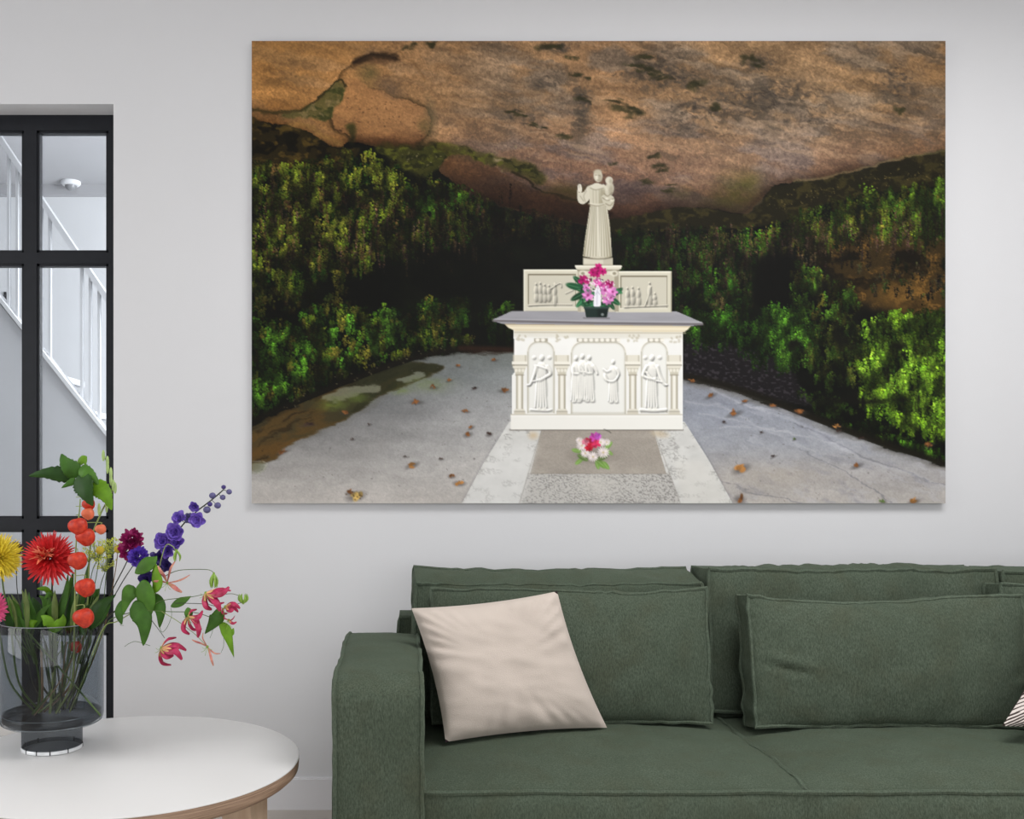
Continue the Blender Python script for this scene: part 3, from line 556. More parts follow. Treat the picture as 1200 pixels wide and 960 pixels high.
    line([(697.6, 205.5), (699.4, 205.3)], .7, c(120, 112, 92), .8); line([(701.4, 205.6), (703.2, 206.2)], .7, c(120, 112, 92), .8); line([(700, 211.2), (702.2, 211.5)], .7, c(120, 112, 92), .8)
    ell(714.2, 221.5, 5.2, 8, c(204, 198, 178), 1, .1, .15); ell(716, 223, 2.6, 6, c(150, 142, 122), .6, .1, .5); ell(713.8, 211.8, 4.4, 4.6, c(212, 206, 188), 1, 0, .14); ell(715.6, 212.6, 1.8, 3, c(154, 146, 126), .6, 0, .5); line([(707, 217), (710, 219.5), (711, 223)], 2, c(214, 208, 190), 1)
    put(poly([(705, 230), (712, 228), (719, 231), (719.5, 238), (717, 244), (713, 246.5), (710, 242), (706, 236)], True), c(200, 194, 174))
    for P in ([(706, 232), (712, 235), (719, 233)], [(710, 239), (715, 241), (718, 238)], [(708, 227), (712, 230), (717, 226)]): line(P, 1.2, c(128, 120, 100), .75)
    ell(711, 233, 2, 1.4, c(230, 225, 209), .8, .3, .4); ell(716.5, 235, 1.8, 1.3, c(230, 225, 209), .8, 0, .4)
    line([(684, 301), (692, 303.2), (706, 303.6), (716, 302)], 1.2, c(96, 90, 74), .7)
    # bouquet on the altar
    for (x, y, L, an) in [(674, 336, 11, .25), (678, 347, 10, -.5), (681, 354, 8, -.8), (679, 330, 9, .7), (722, 343, 9, -.6), (719, 352, 9, .6), (716, 357, 7, 1.0), (690, 356, 9, -.2), (709, 357, 8, .2), (700, 358, 9, 0), (684, 340, 8, .1), (695, 345, 8, .5), (705, 340, 8, -.3), (724, 341, 6, .5)]:
        ell(x, y, L, L*.36, c(38, 92, 58)*rg.uniform(.6, 1.25), 1, an, .15); line([(x-L*.8*math.cos(an), y-L*.8*math.sin(an)), (x+L*.8*math.cos(an), y+L*.8*math.sin(an))], .7, c(120, 176, 130), .6, False)
    for k in range(60): ell(rg.uniform(680, 720), rg.uniform(326, 360), rg.uniform(1, 2.6), rg.uniform(.8, 1.6), c(26, 56, 36)*rg.uniform(.5, 1.6), .9, rg.uniform(0, 3), .3)
    def bloom(x, y, r, col, n=9, core=None):
        for k in range(n):
            a = k*6.283/n+rg.uniform(-.3, .3); ell(x+math.cos(a)*r*.55, y+math.sin(a)*r*.5, r*.62, r*.32, np.clip(col*rg.uniform(.75, 1.2), 0, 1), .95, a, .2)
        if core is not None: ell(x, y, r*.25, r*.25, core, .9, 0, .4)
    for (x, y, r) in [(695, 319.5, 5), (701, 314, 5), (706, 318, 4.6), (700, 321, 4.4), (683, 328, 5.4), (688, 329, 4), (714, 333, 5), (711, 336, 3.6)]: bloom(x, y, r, c(176, 26, 104), 8, c(120, 10, 70))
    for (x, y, r, q) in [(689, 346, 6.2, 0), (700, 331, 5, 1), (709, 340, 6.4, 0), (718, 342, 5.6, 0), (712, 351, 6, 0), (705, 334, 4.6, 1), (687, 337, 4.2, 0), (716, 349, 4, 0)]: bloom(x, y, r, c(212, 130, 190) if not q else c(206, 90, 160), 7, c(150, 40, 110))
    for k in range(34): ell(rg.uniform(684, 720), rg.uniform(326, 352), rg.uniform(.7, 1.7), rg.uniform(.5, 1), c(244, 226, 240), .9, rg.uniform(0, 3), .3)
    put(poly([(696, 359), (696, 350), (697, 342), (698.5, 337), (700.5, 334.5), (702.5, 337), (704, 343), (704, 352), (703, 359.5)], True), c(236, 233, 240)); line([(700, 340), (699.5, 357)], .8, c(176, 170, 190), .7); line([(698, 345), (700.4, 342), (702.6, 345)], .8, c(176, 170, 190), .7); ell(700.6, 337.6, 1.2, 1.5, c(214, 206, 214), .9)
    put(poly([(684.5, 360), (713.5, 360), (711, 372), (687, 372)]), c(34, 48, 44)); rect(684, 359.4, 714, 361.6, c(52, 70, 64)); ell(706, 368.6, 1.8, 1.6, c(190, 200, 196), .9); mul(poly([(700, 362), (713, 362), (711, 372), (700, 372)], False, 2), (.7, .7, .7))
    line([(684, 372.6), (714, 373)], 1.6, c(100, 98, 102), .7, False)
    # flowers on the ground
    for (x, y, L, an) in [(679, 540, 6, -.7), (683, 536, 7, .5), (704, 543, 8, .7), (710, 545, 6, .9), (706, 536, 7, -.4), (676, 528, 6, .2), (713, 522, 6, -.8), (700, 545, 5, 1.2), (714, 530, 5, .6)]:
        ell(x, y, L, L*.42, c(120, 160, 76)*rg.uniform(.75, 1.15), 1, an, .18); line([(x-L*.8*math.cos(an), y-L*.8*math.sin(an)), (x+L*.8*math.cos(an), y+L*.8*math.sin(an))], .6, c(180, 204, 140), .7, False)
    ell(696, 533, 22, 7, c(90, 82, 76), .35, 0, .7)
    for (x, y, r) in [(682, 522, 6.4), (707, 530, 7), (704, 518, 5.4), (686, 531, 5.4), (695, 535, 6), (679, 516, 4.2), (711, 518, 4.4)]:
        for k in range(15): a = k*.419; ell(x+math.cos(a)*r*.62, y+math.sin(a)*r*.55, r*.45, r*.13, c(238, 226, 224)*rg.uniform(.88, 1.04), .95, a, .25)
        ell(x, y, r*.2, r*.2, c(214, 196, 150), .9)
    for (x, y, r, cc) in [(692, 518, 6.6, c(196, 40, 76)), (697, 512, 5.6, c(206, 78, 176)), (690, 524, 4.6, c(190, 30, 50)), (699, 520, 4.6, c(200, 50, 90)), (686, 518, 4, c(226, 130, 150)), (701, 511, 3.6, c(190, 90, 190))]: bloom(x, y, r, cc, 8)
    line([(708, 503), (713, 505), (716, 507)], 1, c(60, 60, 50), .7)
    img[:] = np.clip(img, 0, 1)
    return img.reshape(H, S, W, S, 3).mean((1, 3))
# ------------------------------------------------------------------ materials
M = {}
PRINT_GAIN = .90
M['wall'] = mat('wall_paint', (209, 209, 211), .85, .015, 1.2, .05, 220)
M['ceiling'] = mat('ceiling_paint', (226, 226, 228), .9, .01, 1.5)
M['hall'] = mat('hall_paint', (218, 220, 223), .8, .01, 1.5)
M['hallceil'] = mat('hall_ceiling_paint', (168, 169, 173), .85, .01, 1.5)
M["base"] = mat('skirting_paint', (222, 221, 224), .55, .015, 3)
M['floor'] = mat('pale_floor', (188, 180, 172), .45, .06, 5, stretch=(1, 8, 1))
M['steel'] = mat('black_steel', (27, 29, 34), .4, .12, 30, metal=0.0, spec=.25)
M['stair'] = mat('stair_paint', (206, 208, 212), .6, .02, 4)
M['stairside'] = mat('stair_side_paint', (196, 198, 202), .7, .02, 4)
def glassmat(name, tint, gloss=.9, rough=.0, blend=.12, edge=.55):
    m = bpy.data.materials.new(name); m.use_nodes = True; nt = m.node_tree; N = nt.nodes; N.remove(N['Principled BSDF'])
    t = N.new('ShaderNodeBsdfTransparent'); g = N.new('ShaderNodeBsdfGlossy'); g.inputs['Roughness'].default_value = rough
    nz = N.new('ShaderNodeTexNoise'); nz.inputs['Scale'].default_value = 3; mx = N.new('ShaderNodeMix'); mx.data_type = 'RGBA'
    mx.inputs[6].default_value = (*tint, 1); mx.inputs[7].default_value = (*[x*.96 for x in tint], 1)
    nt.links.new(nz.outputs[0], mx.inputs[0]); nt.links.new(mx.outputs[2], t.inputs[0]); g.inputs[0].default_value = (gloss, gloss, gloss, 1)
    lw_ = N.new('ShaderNodeLayerWeight'); lw_.inputs[0].default_value = .5; pw = N.new('ShaderNodeMath'); pw.operation = 'POWER'; pw.inputs[1].default_value = 4.0; nt.links.new(lw_.outputs['Facing'], pw.inputs[0])
    lw = N.new('ShaderNodeMath'); lw.operation = 'MULTIPLY_ADD'; lw.inputs[1].default_value = edge; lw.inputs[2].default_value = blend*.5; nt.links.new(pw.outputs[0], lw.inputs[0])
    ms = N.new('ShaderNodeMixShader'); nt.links.new(lw.outputs[0], ms.inputs[0]); nt.links.new(t.outputs[0], ms.inputs[1]); nt.links.new(g.outputs[0], ms.inputs[2])
    nt.links.new(ms.outputs[0], N['Material Output'].inputs[0])
    return m
M['pane'] = glassmat('clear_pane', (.95, .96, .965), .9, 0, .08)
# ------------------------------------------------------------------ the room
XL, XR, YB, HC = -2.62, 3.45, -5.8, 2.92
OX0, OX1, OT = -2.02, (133-UC)/F*DW, CZ+(VC-122)/F*DW       # glazed opening in the long wall
struct(MB().box((XL-.2, YB-.2, -.1), (XR+.2, .2, 0)).build('floor', M['floor'], smooth=False))
RX0, RX1, RY0, RY1 = .45, 2.25, -2.35, -1.15          # roof window in the ceiling
struct(MB().box((XL-.2, YB-.2, HC), (RX0, .2, HC+.12)).box((RX1, YB-.2, HC), (XR+.2, .2, HC+.12)).box((RX0, YB-.2, HC), (RX1, RY0, HC+.12)).box((RX0, RY1, HC), (RX1, .2, HC+.12)).build('ceiling', M['ceiling'], smooth=False))
w = MB().box((OX1, 0, 0), (XR+.2, .2, HC)).box((XL-.2, 0, 0), (OX0, .2, HC)).box((OX0, 0, OT), (OX1, .2, HC))
struct(w.build('wall_back', M['wall'], smooth=False))
def holed(name, fixed, a0, a1, h0, h1, z0, z1, axis):
    """A wall with one window hole; axis 'x' = wall standing along y, 'y' = wall standing along x."""
    m = MB()
    lo, hi = (YB-.2, 0) if axis == 'x' else (XL, XR)
    for (p, q, r, t) in ((lo, a0, 0, HC), (a1, hi, 0, HC), (a0, a1, 0, h0), (a0, a1, h1, HC)):
        m.box((fixed[0], p, r), (fixed[1], q, t)) if axis == 'x' else m.box((p, fixed[0], r), (q, fixed[1], t))
    return struct(m.build(name, M['wall'], smooth=False))
holed('wall_left', (XL-.2, XL), -2.55, -.95, .65, 2.45, 0, 0, 'x')
holed('wall_front', (YB-.2, YB), -1.45, 3.25, .35, 2.75, 0, 0, 'y')
struct(MB().box((XR, YB-.2, 0), (XR+.2, 0, HC)).build('wall_right', M['wall'], smooth=False))
for nm, a, b, ax in (('window_2', -2.55, -.95, 'x'), ('window_3', -1.45, 3.25, 'y')):
    z0, z1 = (.65, 2.45) if ax == 'x' else (.35, 2.75)
    root = bpy.data.objects.new(nm, None); COL.objects.link(root); struct(root)
    k = XL-.06 if ax == 'x' else YB-.06
    def bar(p0, p1, q0, q1):
        m = MB(); m.box((k-.03, p0, q0), (k+.03, p1, q1)) if ax == 'x' else m.box((p0, k-.03, q0), (p1, k+.03, q1)); m.build('window_frame', M['steel'], root, False)
    bar(a, b, z0, z0+.05); bar(a, b, z1-.05, z1); bar(a, a+.05, z0, z1); bar(b-.05, b, z0, z1)
    n = 2 if ax == 'x' else 4
    for i in range(1, n): c_ = a+(b-a)*i/n; bar(c_-.02, c_+.02, z0, z1)
root = bpy.data.objects.new('window_4', None); COL.objects.link(root); struct(root)
for a, b in (((RX0, RY0), (RX1, RY0+.04)), ((RX0, RY1-.04), (RX1, RY1)), ((RX0, RY0), (RX0+.04, RY1)), ((RX1-.04, RY0), (RX1, RY1))):
    MB().box((*a, HC+.02), (*b, HC+.06)).build('window_frame', M['base'], root, False)
bh = .108
struct(MB().box((OX1+.001, -.014, 0), (XR, .0, bh-.004)).box((OX1+.001, -.010, bh-.004), (XR, 0, bh)).build('baseboard_back', M['base'], smooth=False))
# ------------------------------------------------------------------ black steel glazed partition
root = struct(bpy.data.objects.new('window_1', None)); COL.objects.link(root)
DF = DW+.10
fx = lambda u: (u-UC)/F*DF
fz = lambda v: CZ+(VC-v)/F*DF
Y0, Y1 = .10, .15
def barv(name, x0, x1, z0, z1):
    b = MB().box((x0, Y0, z0), (x1, Y1, z1)); return b.build(name, M['steel'], root, False)
xs = [fx(127), fx(43), fx(28)]
pitch = fx(127)-fx(28)
barv('frame_stile', fx(127), OX1, 0, fz(153)); barv('frame_stile', OX0, OX0+.05, 0, fz(153)); barv('frame_head', OX0, OX1, fz(153), OT+.001)
mull = [(fx(28), fx(43)), (fx(28)-pitch, fx(43)-pitch)]
for a, b in mull: barv('mullion', a, b, 0, fz(153))
rails = [(296, 309), (608, 621), (700, 742)]
cols = [(OX0+.05, mull[1][0]), (mull[1][1], mull[0][0]), (mull[0][1], fx(127))]
for a, b in cols:
    for r0, r1 in rails: barv('glazing_bar', a, b, fz(r1), fz(r0))
    barv('bottom_rail', a, b, 0, .12)
    zz = [fz(153)]+[z for r0, r1 in rails for z in (fz(r0), fz(r1))]+[.12]
    for i in range(0, len(zz), 2):
        t, bt = zz[i], zz[i+1]
        if t-bt < .02: continue
        g = MB().box((a, Y0+.022, bt), (b, Y0+.028, t)).build('pane', M['pane'], root, False)
        bd = .009       # glazing bead around each pane
        m = MB()
        for q in ((a, a+bd, bt, t), (b-bd, b, bt, t), (a, b, bt, bt+bd), (a, b, t-bd, t)): m.hexa([(q[0], Y0+.004, q[2]), (q[1], Y0+.004, q[2]), (q[1], Y0+.03, q[2]), (q[0], Y0+.03, q[2]), (q[0], Y0+.004, q[3]), (q[1], Y0+.004, q[3]), (q[1], Y0+.03, q[3]), (q[0], Y0+.03, q[3])])
        m.build('glazing_bead', M['steel'], root, False)
# ------------------------------------------------------------------ stair hall behind the partition
HY, HZ = 2.05, 2.73
struct(MB().box((-3.6, .2, -.1), (.9, HY+.15, 0)).build('floor_hall', M['floor'], smooth=False))
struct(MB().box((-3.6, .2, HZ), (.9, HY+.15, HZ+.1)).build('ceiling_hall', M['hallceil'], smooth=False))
struct(MB().box((-3.6, HY, 0), (.9, HY+.15, HZ)).build('wall_hall_back', M['hall'], smooth=False))
struct(MB().box((-3.75, .2, 0), (-3.6, HY+.15, HZ)).build('wall_hall_left', M['hall'], smooth=False))
struct(MB().box((.9, .2, 0), (1.05, HY+.15, HZ)).build('wall_hall_right', M['hall'], smooth=False))
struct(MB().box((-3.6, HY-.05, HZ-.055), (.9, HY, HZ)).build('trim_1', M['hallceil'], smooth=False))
st = thing('staircase', (-1.4, 1.2, 0), 'white staircase with slim balusters rising behind the black steel glazing', 'staircase')
DS = DW+1.2
sx = lambda u: (u-UC)/F*DS
sz = lambda v: CZ+(VC-v)/F*DS
zs = lambda x: sz(350)+(x-sx(0))*(sz(510)-sz(350))/(sx(127)-sx(0))       # top line of the stringer
zr = lambda x: sz(226)+(x-sx(47))*(sz(346)-sz(226))/(sx(127)-sx(47))     # handrail top
xa, xb = -2.5, sx(127)+.78
pts = lambda y: [(xa, y, 0), (xb, y, 0), (xb, y, max(.02, zs(xb))), (xa, y, min(HZ, zs(xa)))]
A, B = pts(1.2), pts(1.24)
MB().hexa([A[0], A[1], B[1], B[0], A[3], A[2], B[2], B[3]]).build('side_panel', M['stairside'], st, False)
A = [(xa, 1.185, zs(xa)-.014), (xb, 1.185, zs(xb)-.014), (xb, 1.185, zs(xb)+.012), (xa, 1.185, zs(xa)+.012)]; B = [(p[0], 1.26, p[2]) for p in A]
MB().hexa([A[0], A[1], B[1], B[0], A[3], A[2], B[2], B[3]]).build('stringer', M['hall'], st, False)
nst = 9; step = (xb-sx(0))/nst
for i in range(nst):
    x1_ = xb-i*step; MB().box((x1_-step-.02, 1.24, zs(x1_)-.16), (x1_, 1.98, zs(x1_)-.13)).build('tread', M['stair'], st, False)
for u in (8, 18, 46.5, 56.5, 94, 104, 114.5, 142, 152, 163, 190):
    x = sx(u); zt = min(zr(x), HZ-.02) - .03
    MB().box((x-.006, 1.215, zs(x)-.01), (x+.006, 1.235, zt)).build('baluster', M['stair'], st, False)
A = [(xa+.6, 1.2, zr(xa+.6)-.052), (xb-.1, 1.2, zr(xb-.1)-.052), (xb-.1, 1.2, zr(xb-.1)+.0), (xa+.6, 1.2, zr(xa+.6)+.0)]; A = [(x, y, min(z, HZ+.05)) for x, y, z in A]; B = [(p[0], 1.25, p[2]) for p in A]
MB().hexa([A[0], A[1], B[1], B[0], A[3], A[2], B[2], B[3]]).build('handrail', M['stair'], st, False)
lp = thing('ceiling_spotlight', ((83-UC)/F*5.3, 5.3-DW, HZ-.0), 'small grey dome light under the hall ceiling above the stairs', 'lamp')
c = lp.location
MB().lathe([(.0, 0), (.052, 0), (.052, -.012), (.045, -.02), (.03, -.022)], c, 24).build('mounting_ring', M['hall'], lp)
M['dome'] = mat('grey_dome', (126, 128, 132), .3, .05, 20)
MB().lathe([(.031, -.02), (.03, -.03), (.022, -.043), (.01, -.05), (.001, -.051)], c, 20).build('dome', M['dome'], lp)
hk = thing('coat_hook', P(4.6, 352, DW+2.05), 'small black hook on the hall wall above the stairs', 'hook')
c = P(4.6, 348, DW+2.03)
MB().box((c.x-.007, HY-.006, c.z-.03), (c.x+.007, HY, c.z+.03)).build('hook_plate', M['steel'], hk, False)
MB().tube(curve([(c.x, HY-.005, c.z+.015), (c.x, HY-.03, c.z), (c.x, HY-.035, c.z-.02), (c.x, HY-.03, c.z-.03)], 4), .005, 6).build('hook_arm', M['steel'], hk)
# ------------------------------------------------------------------ the print on the wall
DP = DW-.025
art = paint_print()
H_, W_ = art.shape[:2]
pl, pr = (295-UC)/F*DP, (1108-UC)/F*DP; pt, pb = CZ+(VC-48)/F*DP, CZ+(VC-590)/F*DP
wp = thing('wall_print', ((pl+pr)/2, 0, pb), 'large frameless photo print of a white altar and statue in a fern-hung rock grotto', 'wall art')
M['panel'] = mat('print_panel_edge', (206, 206, 208), .5, .03, 10)
MB().box((pl, -.024, pb), (pr, 0.0, pt)).build('panel', M['panel'], wp, False)
xsv = np.linspace(pl, pr, W_); zsv = np.linspace(pt, pb, H_)
gx, gz = np.meshgrid(xsv, zsv); co = np.stack([gx, np.full_like(gx, -.025), gz], -1).reshape(-1, 3).astype(np.float32)
me = bpy.data.meshes.new('printed_face'); nq = (W_-1)*(H_-1)
ii = (np.arange(H_-1)[:, None]*W_+np.arange(W_-1)[None]).ravel(); quads = np.stack([ii, ii+W_, ii+W_+1, ii+1], 1).astype(np.int32)
me.vertices.add(len(co)); me.vertices.foreach_set('co', co.ravel()); me.loops.add(nq*4); me.loops.foreach_set('vertex_index', quads.ravel())
me.polygons.add(nq); me.polygons.foreach_set('loop_start', np.arange(0, nq*4, 4, dtype=np.int32)); me.update(calc_edges=True)
srgb = np.clip(art, 0, 1).reshape(-1, 3); ln = np.where(srgb <= .04045, srgb/12.92, ((srgb+.055)/1.055)**2.4)
rgba = np.ones((len(ln), 4), np.float32); rgba[:, :3] = np.clip(ln*PRINT_GAIN, 0, .94)
ca = me.color_attributes.new('ink', 'FLOAT_COLOR', 'POINT'); ca.data.foreach_set('color', rgba.ravel())
pm = bpy.data.materials.new('printed_photograph'); pm.use_nodes = True; nt = pm.node_tree; b = nt.nodes['Principled BSDF']
at = nt.nodes.new('ShaderNodeVertexColor'); at.layer_name = 'ink'; nt.links.new(at.outputs[0], b.inputs['Base Color'])
b.inputs['Roughness'].default_value = .7; b.inputs['Specular IOR Level'].default_value = .15
me.materials.append(pm)
o = bpy.data.objects.new('printed_face', me); COL.objects.link(o); adopt(o, wp)
# ------------------------------------------------------------------ sofa
def chenille(name, ca, cb, cc):
    """Ribbed chenille: broad worn patches, short streaks of lighter pile and a fine bump."""
    m = bpy.data.materials.new(name); m.use_nodes = True; nt = m.node_tree; N = nt.nodes; b = N['Principled BSDF']
    tc = N.new('ShaderNodeTexCoord')
    def nz(scale, stretch, det=4):
        mp = N.new('ShaderNodeMapping'); mp.inputs['Scale'].default_value = stretch; nt.links.new(tc.outputs['Object'], mp.inputs[0])
        n = N.new('ShaderNodeTexNoise'); n.inputs['Scale'].default_value = scale; n.inputs['Detail'].default_value = det; n.inputs['Roughness'].default_value = .65; nt.links.new(mp.outputs[0], n.inputs['Vector']); return n.outputs[0]
    def mix(f, a, c_):
        x = N.new('ShaderNodeMix'); x.data_type = 'RGBA'
        r = N.new('ShaderNodeMapRange'); r.inputs[1].default_value = .36; r.inputs[2].default_value = .66; nt.links.new(f, r.inputs[0]); nt.links.new(r.outputs[0], x.inputs[0])
        for i, y in ((6, a), (7, c_)):
            if isinstance(y, tuple): x.inputs[i].default_value = (*lin(y), 1)
            else: nt.links.new(y, x.inputs[i])
        return x.outputs[2]
    streak = nz(210, (1.5, 1.5, .5), 4); patch = nz(6, (1, 1, 1), 3); warm = nz(11, (1, 1, 1), 2)
    g = mix(streak, ca, cb); g = mix(patch, g, mix(streak, ca, cc)); g2 = mix(streak, (62, 68, 54), (77, 82, 67))
    w_ = N.new('ShaderNodeMath'); w_.operation = 'MULTIPLY'; w_.inputs[1].default_value = .78; nt.links.new(warm, w_.inputs[0])
    g = mix(w_.outputs[0], g, g2)
    nt.links.new(g, b.inputs['Base Color']); b.inputs['Roughness'].default_value = .9; b.inputs['Specular IOR Level'].default_value = .15
    b.inputs['Sheen Weight'].default_value = .12; b.inputs['Sheen Roughness'].default_value = .45; b.inputs['Sheen Tint'].default_value = (*lin((170, 190, 165)), 1)
    bp = N.new('ShaderNodeBump'); bp.inputs['Strength'].default_value = .35; bp.inputs['Distance'].default_value = .003; nt.links.new(streak, bp.inputs['Height']); nt.links.new(bp.outputs[0], b.inputs['Normal'])
    return m
M['green'] = chenille('green_chenille', (60, 69, 57), (78, 88, 74), (87, 97, 83))
M['piping'] = chenille('green_piping_lit', (66, 76, 64), (84, 94, 80), (92, 102, 88))  # lighter than the cover fabric: edge highlights put into the piping colour
M['beige'] = mat('beige_linen', (196, 184, 174), .9, .05, 6, .35, 500, sheen=.15, spec=.15)
M['plum'] = mat('dark_plum_fabric', (62, 44, 50), .9, .1, 20, .3, 400)
M['foot'] = mat('black_sofa_foot', (28, 28, 29), .5, .1, 20)
def shaper(cen, size, puff, sag=.0, wr=.003, seed=0.0, cr=.03, rot=None, extra=None, fold=None, pk=0.0):
    W, D, H = size; rot = rot or Matrix.Identity(3); cen = Vector(cen); sd = Vector((seed*7.3, seed*3.1, seed*1.7))
    def f(x, y, z):
        k = lambda t: max(0.0, 1-t*t)**.6
        ax, ay, az = abs(x), abs(y), abs(z)
        q = Vector((x*W/2, y*D/2, z*H/2))
        q.x += math.copysign(puff[0]*k(y)*k(z)*ax**3, x); q.y += math.copysign(puff[1]*k(x)*k(z)*ay**3, y); q.z += math.copysign(puff[2]*k(x)*k(y)*az**3, z)
        e = (ax*az)**5; q.x -= math.copysign(sag*k(z)*ax**6*(.4+.6*ay), x)*1.0; q.z -= math.copysign(sag*k(x)*az**6*ay, z)
        s = 1-cr*(ax*az)**7; q.x *= s; q.z *= s
        if extra: q = extra(x, y, z, q)
        p = q*9+sd
        n1 = mnoise.noise(p*.55)*1.8+mnoise.noise(p*1.9)*.9+mnoise.noise(Vector((p.x*4, p.y*4, p.z*2)))*.5
        d = Vector((x*ax**2, y*ay**2, z*az**2)); d = d.normalized() if d.length > 1e-6 else Vector((0, 0, 1))
        q += d*wr*n1
        if pk:      # puckers that run in from the piped seams
            dz, dx = 1-az, 1-ax; s1 = s2 = 0
            g = mnoise.noise(p*.8)
            s1 = math.sin(q.x*70+9*g+seed)*math.exp(-dz*H/.035); s2 = math.sin(q.z*74+8*g+seed)*math.exp(-dx*W/.03)
            q += d*pk*(s1+s2)*(.45+g)
        if fold: q += d*fold(x, y, z, q)
        return cen+rot @ q
    return f
def cushion(name, parent, material, f, n=(26, 8, 14), pipes=(('y', -1), ('y', 1)), pr=.0055, label=None):
    m = MB(); nx, ny, nz = n; L = lambda k: [-1+2*i/k for i in range(k+1)]
    for s in (-1, 1):
        m.grid([[f(x, s, z) for x in L(nx)] for z in L(nz)]); m.grid([[f(x, y, s) for x in L(nx)] for y in L(ny)]); m.grid([[f(s, y, z) for y in L(ny)] for z in L(nz)])
    o = m.build(name, material, parent, True, weld=True)
    for (a, s) in pipes:
        k = 44; t = L(k)[:-1]; R2 = lambda u, v: {'y': f(u, s, v), 'z': f(u, v, s), 'x': f(s, u, v)}[a]
        path = [R2(u, -1) for u in t]+[R2(1, v) for v in t]+[R2(-u, 1) for u in t]+[R2(-1, -v) for v in t]
        pp = MB().tube(path, pr*1.15, 6, closed=True).build('piping', M['piping'], o if parent is not None else None)
        if parent is None or parent.type != 'EMPTY' or True:
            pp.parent = o; pp.matrix_parent_inverse = Matrix.Identity(4)
    return o
yd = lambda d: d-DW
sofa = thing('sofa', (1.35, -.55, 0), 'dark green chenille sofa with piped cushions under the grotto print', 'sofa')
SX = [.052, .952, 1.852, 2.752]
# base, feet, back frame
MB().box((-.10, yd(2.36), .07), (2.90, yd(3.26), .215)).build('base', M['green'], sofa, False)
for x in (-.08, 2.82):
    for d in (2.42, 3.16): MB().box((x, yd(d), 0), (x+.07, yd(d)+.07, .075)).build('foot', M['foot'], sofa, False)
cushion('back_frame', sofa, M['green'], shaper((1.40, yd(3.185), .405), (2.82, .17, .57), (.006, .006, .012), 0, .002, 3, .004), (40, 4, 10), (('y', -1),), .005)
# arms
def armx(x, y, z, q):
    q.z -= .012*(1-abs(x)**2)*0; q.z += -.03*max(0, y-.4)**2*max(0, z)      # the arm top drops a little towards the back
    q.z -= .016*max(0, -y-.86)/.14*max(0, z)**6                               # rounded front fold
    q.y += .016*max(0, z-.9)/.1*max(0, -y)**6
    return q
for i, xc in enumerate((-.0525, 2.854)):
    cushion('arm', sofa, M['green'], shaper((xc, yd(2.645), .358), (.205, .73, .612), (.010, .012, .014), 0, .0028, 5+i, .0, extra=armx), (8, 26, 20), (('x', -1), ('x', 1)), .005)
# seat cushions
def seatx(x, y, z, q):
    q.z -= .014*max(0, -y-.8)/.2*max(0, z)
    return q
for i in range(3):
    xc = (SX[i]+SX[i+1])/2
    cushion('seat_cushion', sofa, M['green'], shaper((xc, yd(2.635), .308), (.897, .67, .196), (.012, .02, .034), 0, .004, 11+i*2, .0, extra=seatx), (30, 22, 6), (('z', 1), ('z', -1)), .0055)
# back cushions
for i in range(3):
    xc = (.040+.912)/2+i*.886
    slump = (.045, .004, .012)[i]
    def bx_(x, y, z, q, sl=slump, i=i):
        q.z -= sl*max(0, z)**3*max(0, (1-y)/2)
        q.z -= .010*(1-x*x)*max(0, z)**4*(.4 if i else .8)
        return q
    def bf(x, y, z, q, i=i):      # gathered folds below the top seam
        return -.0045*max(0, math.sin(q.x*46+i+3*math.sin(q.x*9)+q.z*22))**3*max(0, z)**2*(1 if y < -.5 else .4)
    rt = Matrix.Rotation(math.radians(-5), 3, 'X')
    cushion('back_cushion', sofa, M['green'], shaper((xc, yd(3.03), .638), (.876, .175, .435), (.008, .03, .012), .004, .004, 21+i, .012, rt, bx_, bf, .0042), (64, 6, 30), (('y', -1), ('y', 1)), .0055)
# ------------------------------------------------------------------ loose pillows
def pillow(name, label, u0, u1, vtop, zb, d, T, seed, tilt, grp, sagt=.006, creases=()):
    a, b = P(u0, 0, d).x, P(u1, 0, d).x; zt = CZ-(vtop-VC)/F*(d+.03); H = (zt-zb)/math.cos(math.radians(tilt))
    rt = Matrix.Rotation(math.radians(-tilt), 3, 'X')
    def ex(x, y, z, q):
        q.z -= sagt*(1-x*x)*max(0, z)**5*(1+.8*math.sin(x*2.1+seed)); q.x *= 1-.012*max(0, -z)
        return q
    def fo(x, y, z, q):
        if y > -.5: return 0
        s = 0
        for (cx, cz, an, ln, am) in creases:
            dx, dz = x-cx, z-cz; t = dx*math.cos(an)+dz*math.sin(an); n_ = -dx*math.sin(an)+dz*math.cos(an)
            if 0 < t < ln: s -= am*math.exp(-(n_/.05)**2)*math.sin(math.pi*t/ln); s += am*.7*math.exp(-((n_-.1)/.06)**2)*math.sin(math.pi*t/ln)
        return s
    f = shaper(((a+b)/2, yd(d), (zt+zb)/2), (b-a, T, H), (.0, .045, .0), .007, .0036, seed, .006, rt, ex, fo, .0045)
    root = thing(name, ((a+b)/2, yd(d), zb), label, 'pillow', grp)
    o = cushion('cover', root, M['green'], f, (64, 6, 34), (('y', -1), ('y', 1)), .005)
    return root
pillow('sofa_pillow', 'green piped sofa pillow behind the beige linen cushion', 503, 828, 690, .432, 2.83, .075, 31, 10, 'green pillows along the sofa back')
pillow('sofa_pillow', 'green piped sofa pillow with a sagging top edge beside the striped cushion', 872, 1196, 697, .430, 2.79, .085, 34, 9, 'green pillows along the sofa back', .014, ((-.98, .0, -.5, .5, .010), (-.3, .95, -1.2, .3, .008), (-.15, .97, -1.0, .25, .007), (.9, -.5, .7, .4, .008)))
pillow('sofa_pillow', 'green piped sofa pillow tucked behind the striped cushion', 1168, 1478, 684, .432, 2.885, .075, 37, 7, 'green pillows along the sofa back')
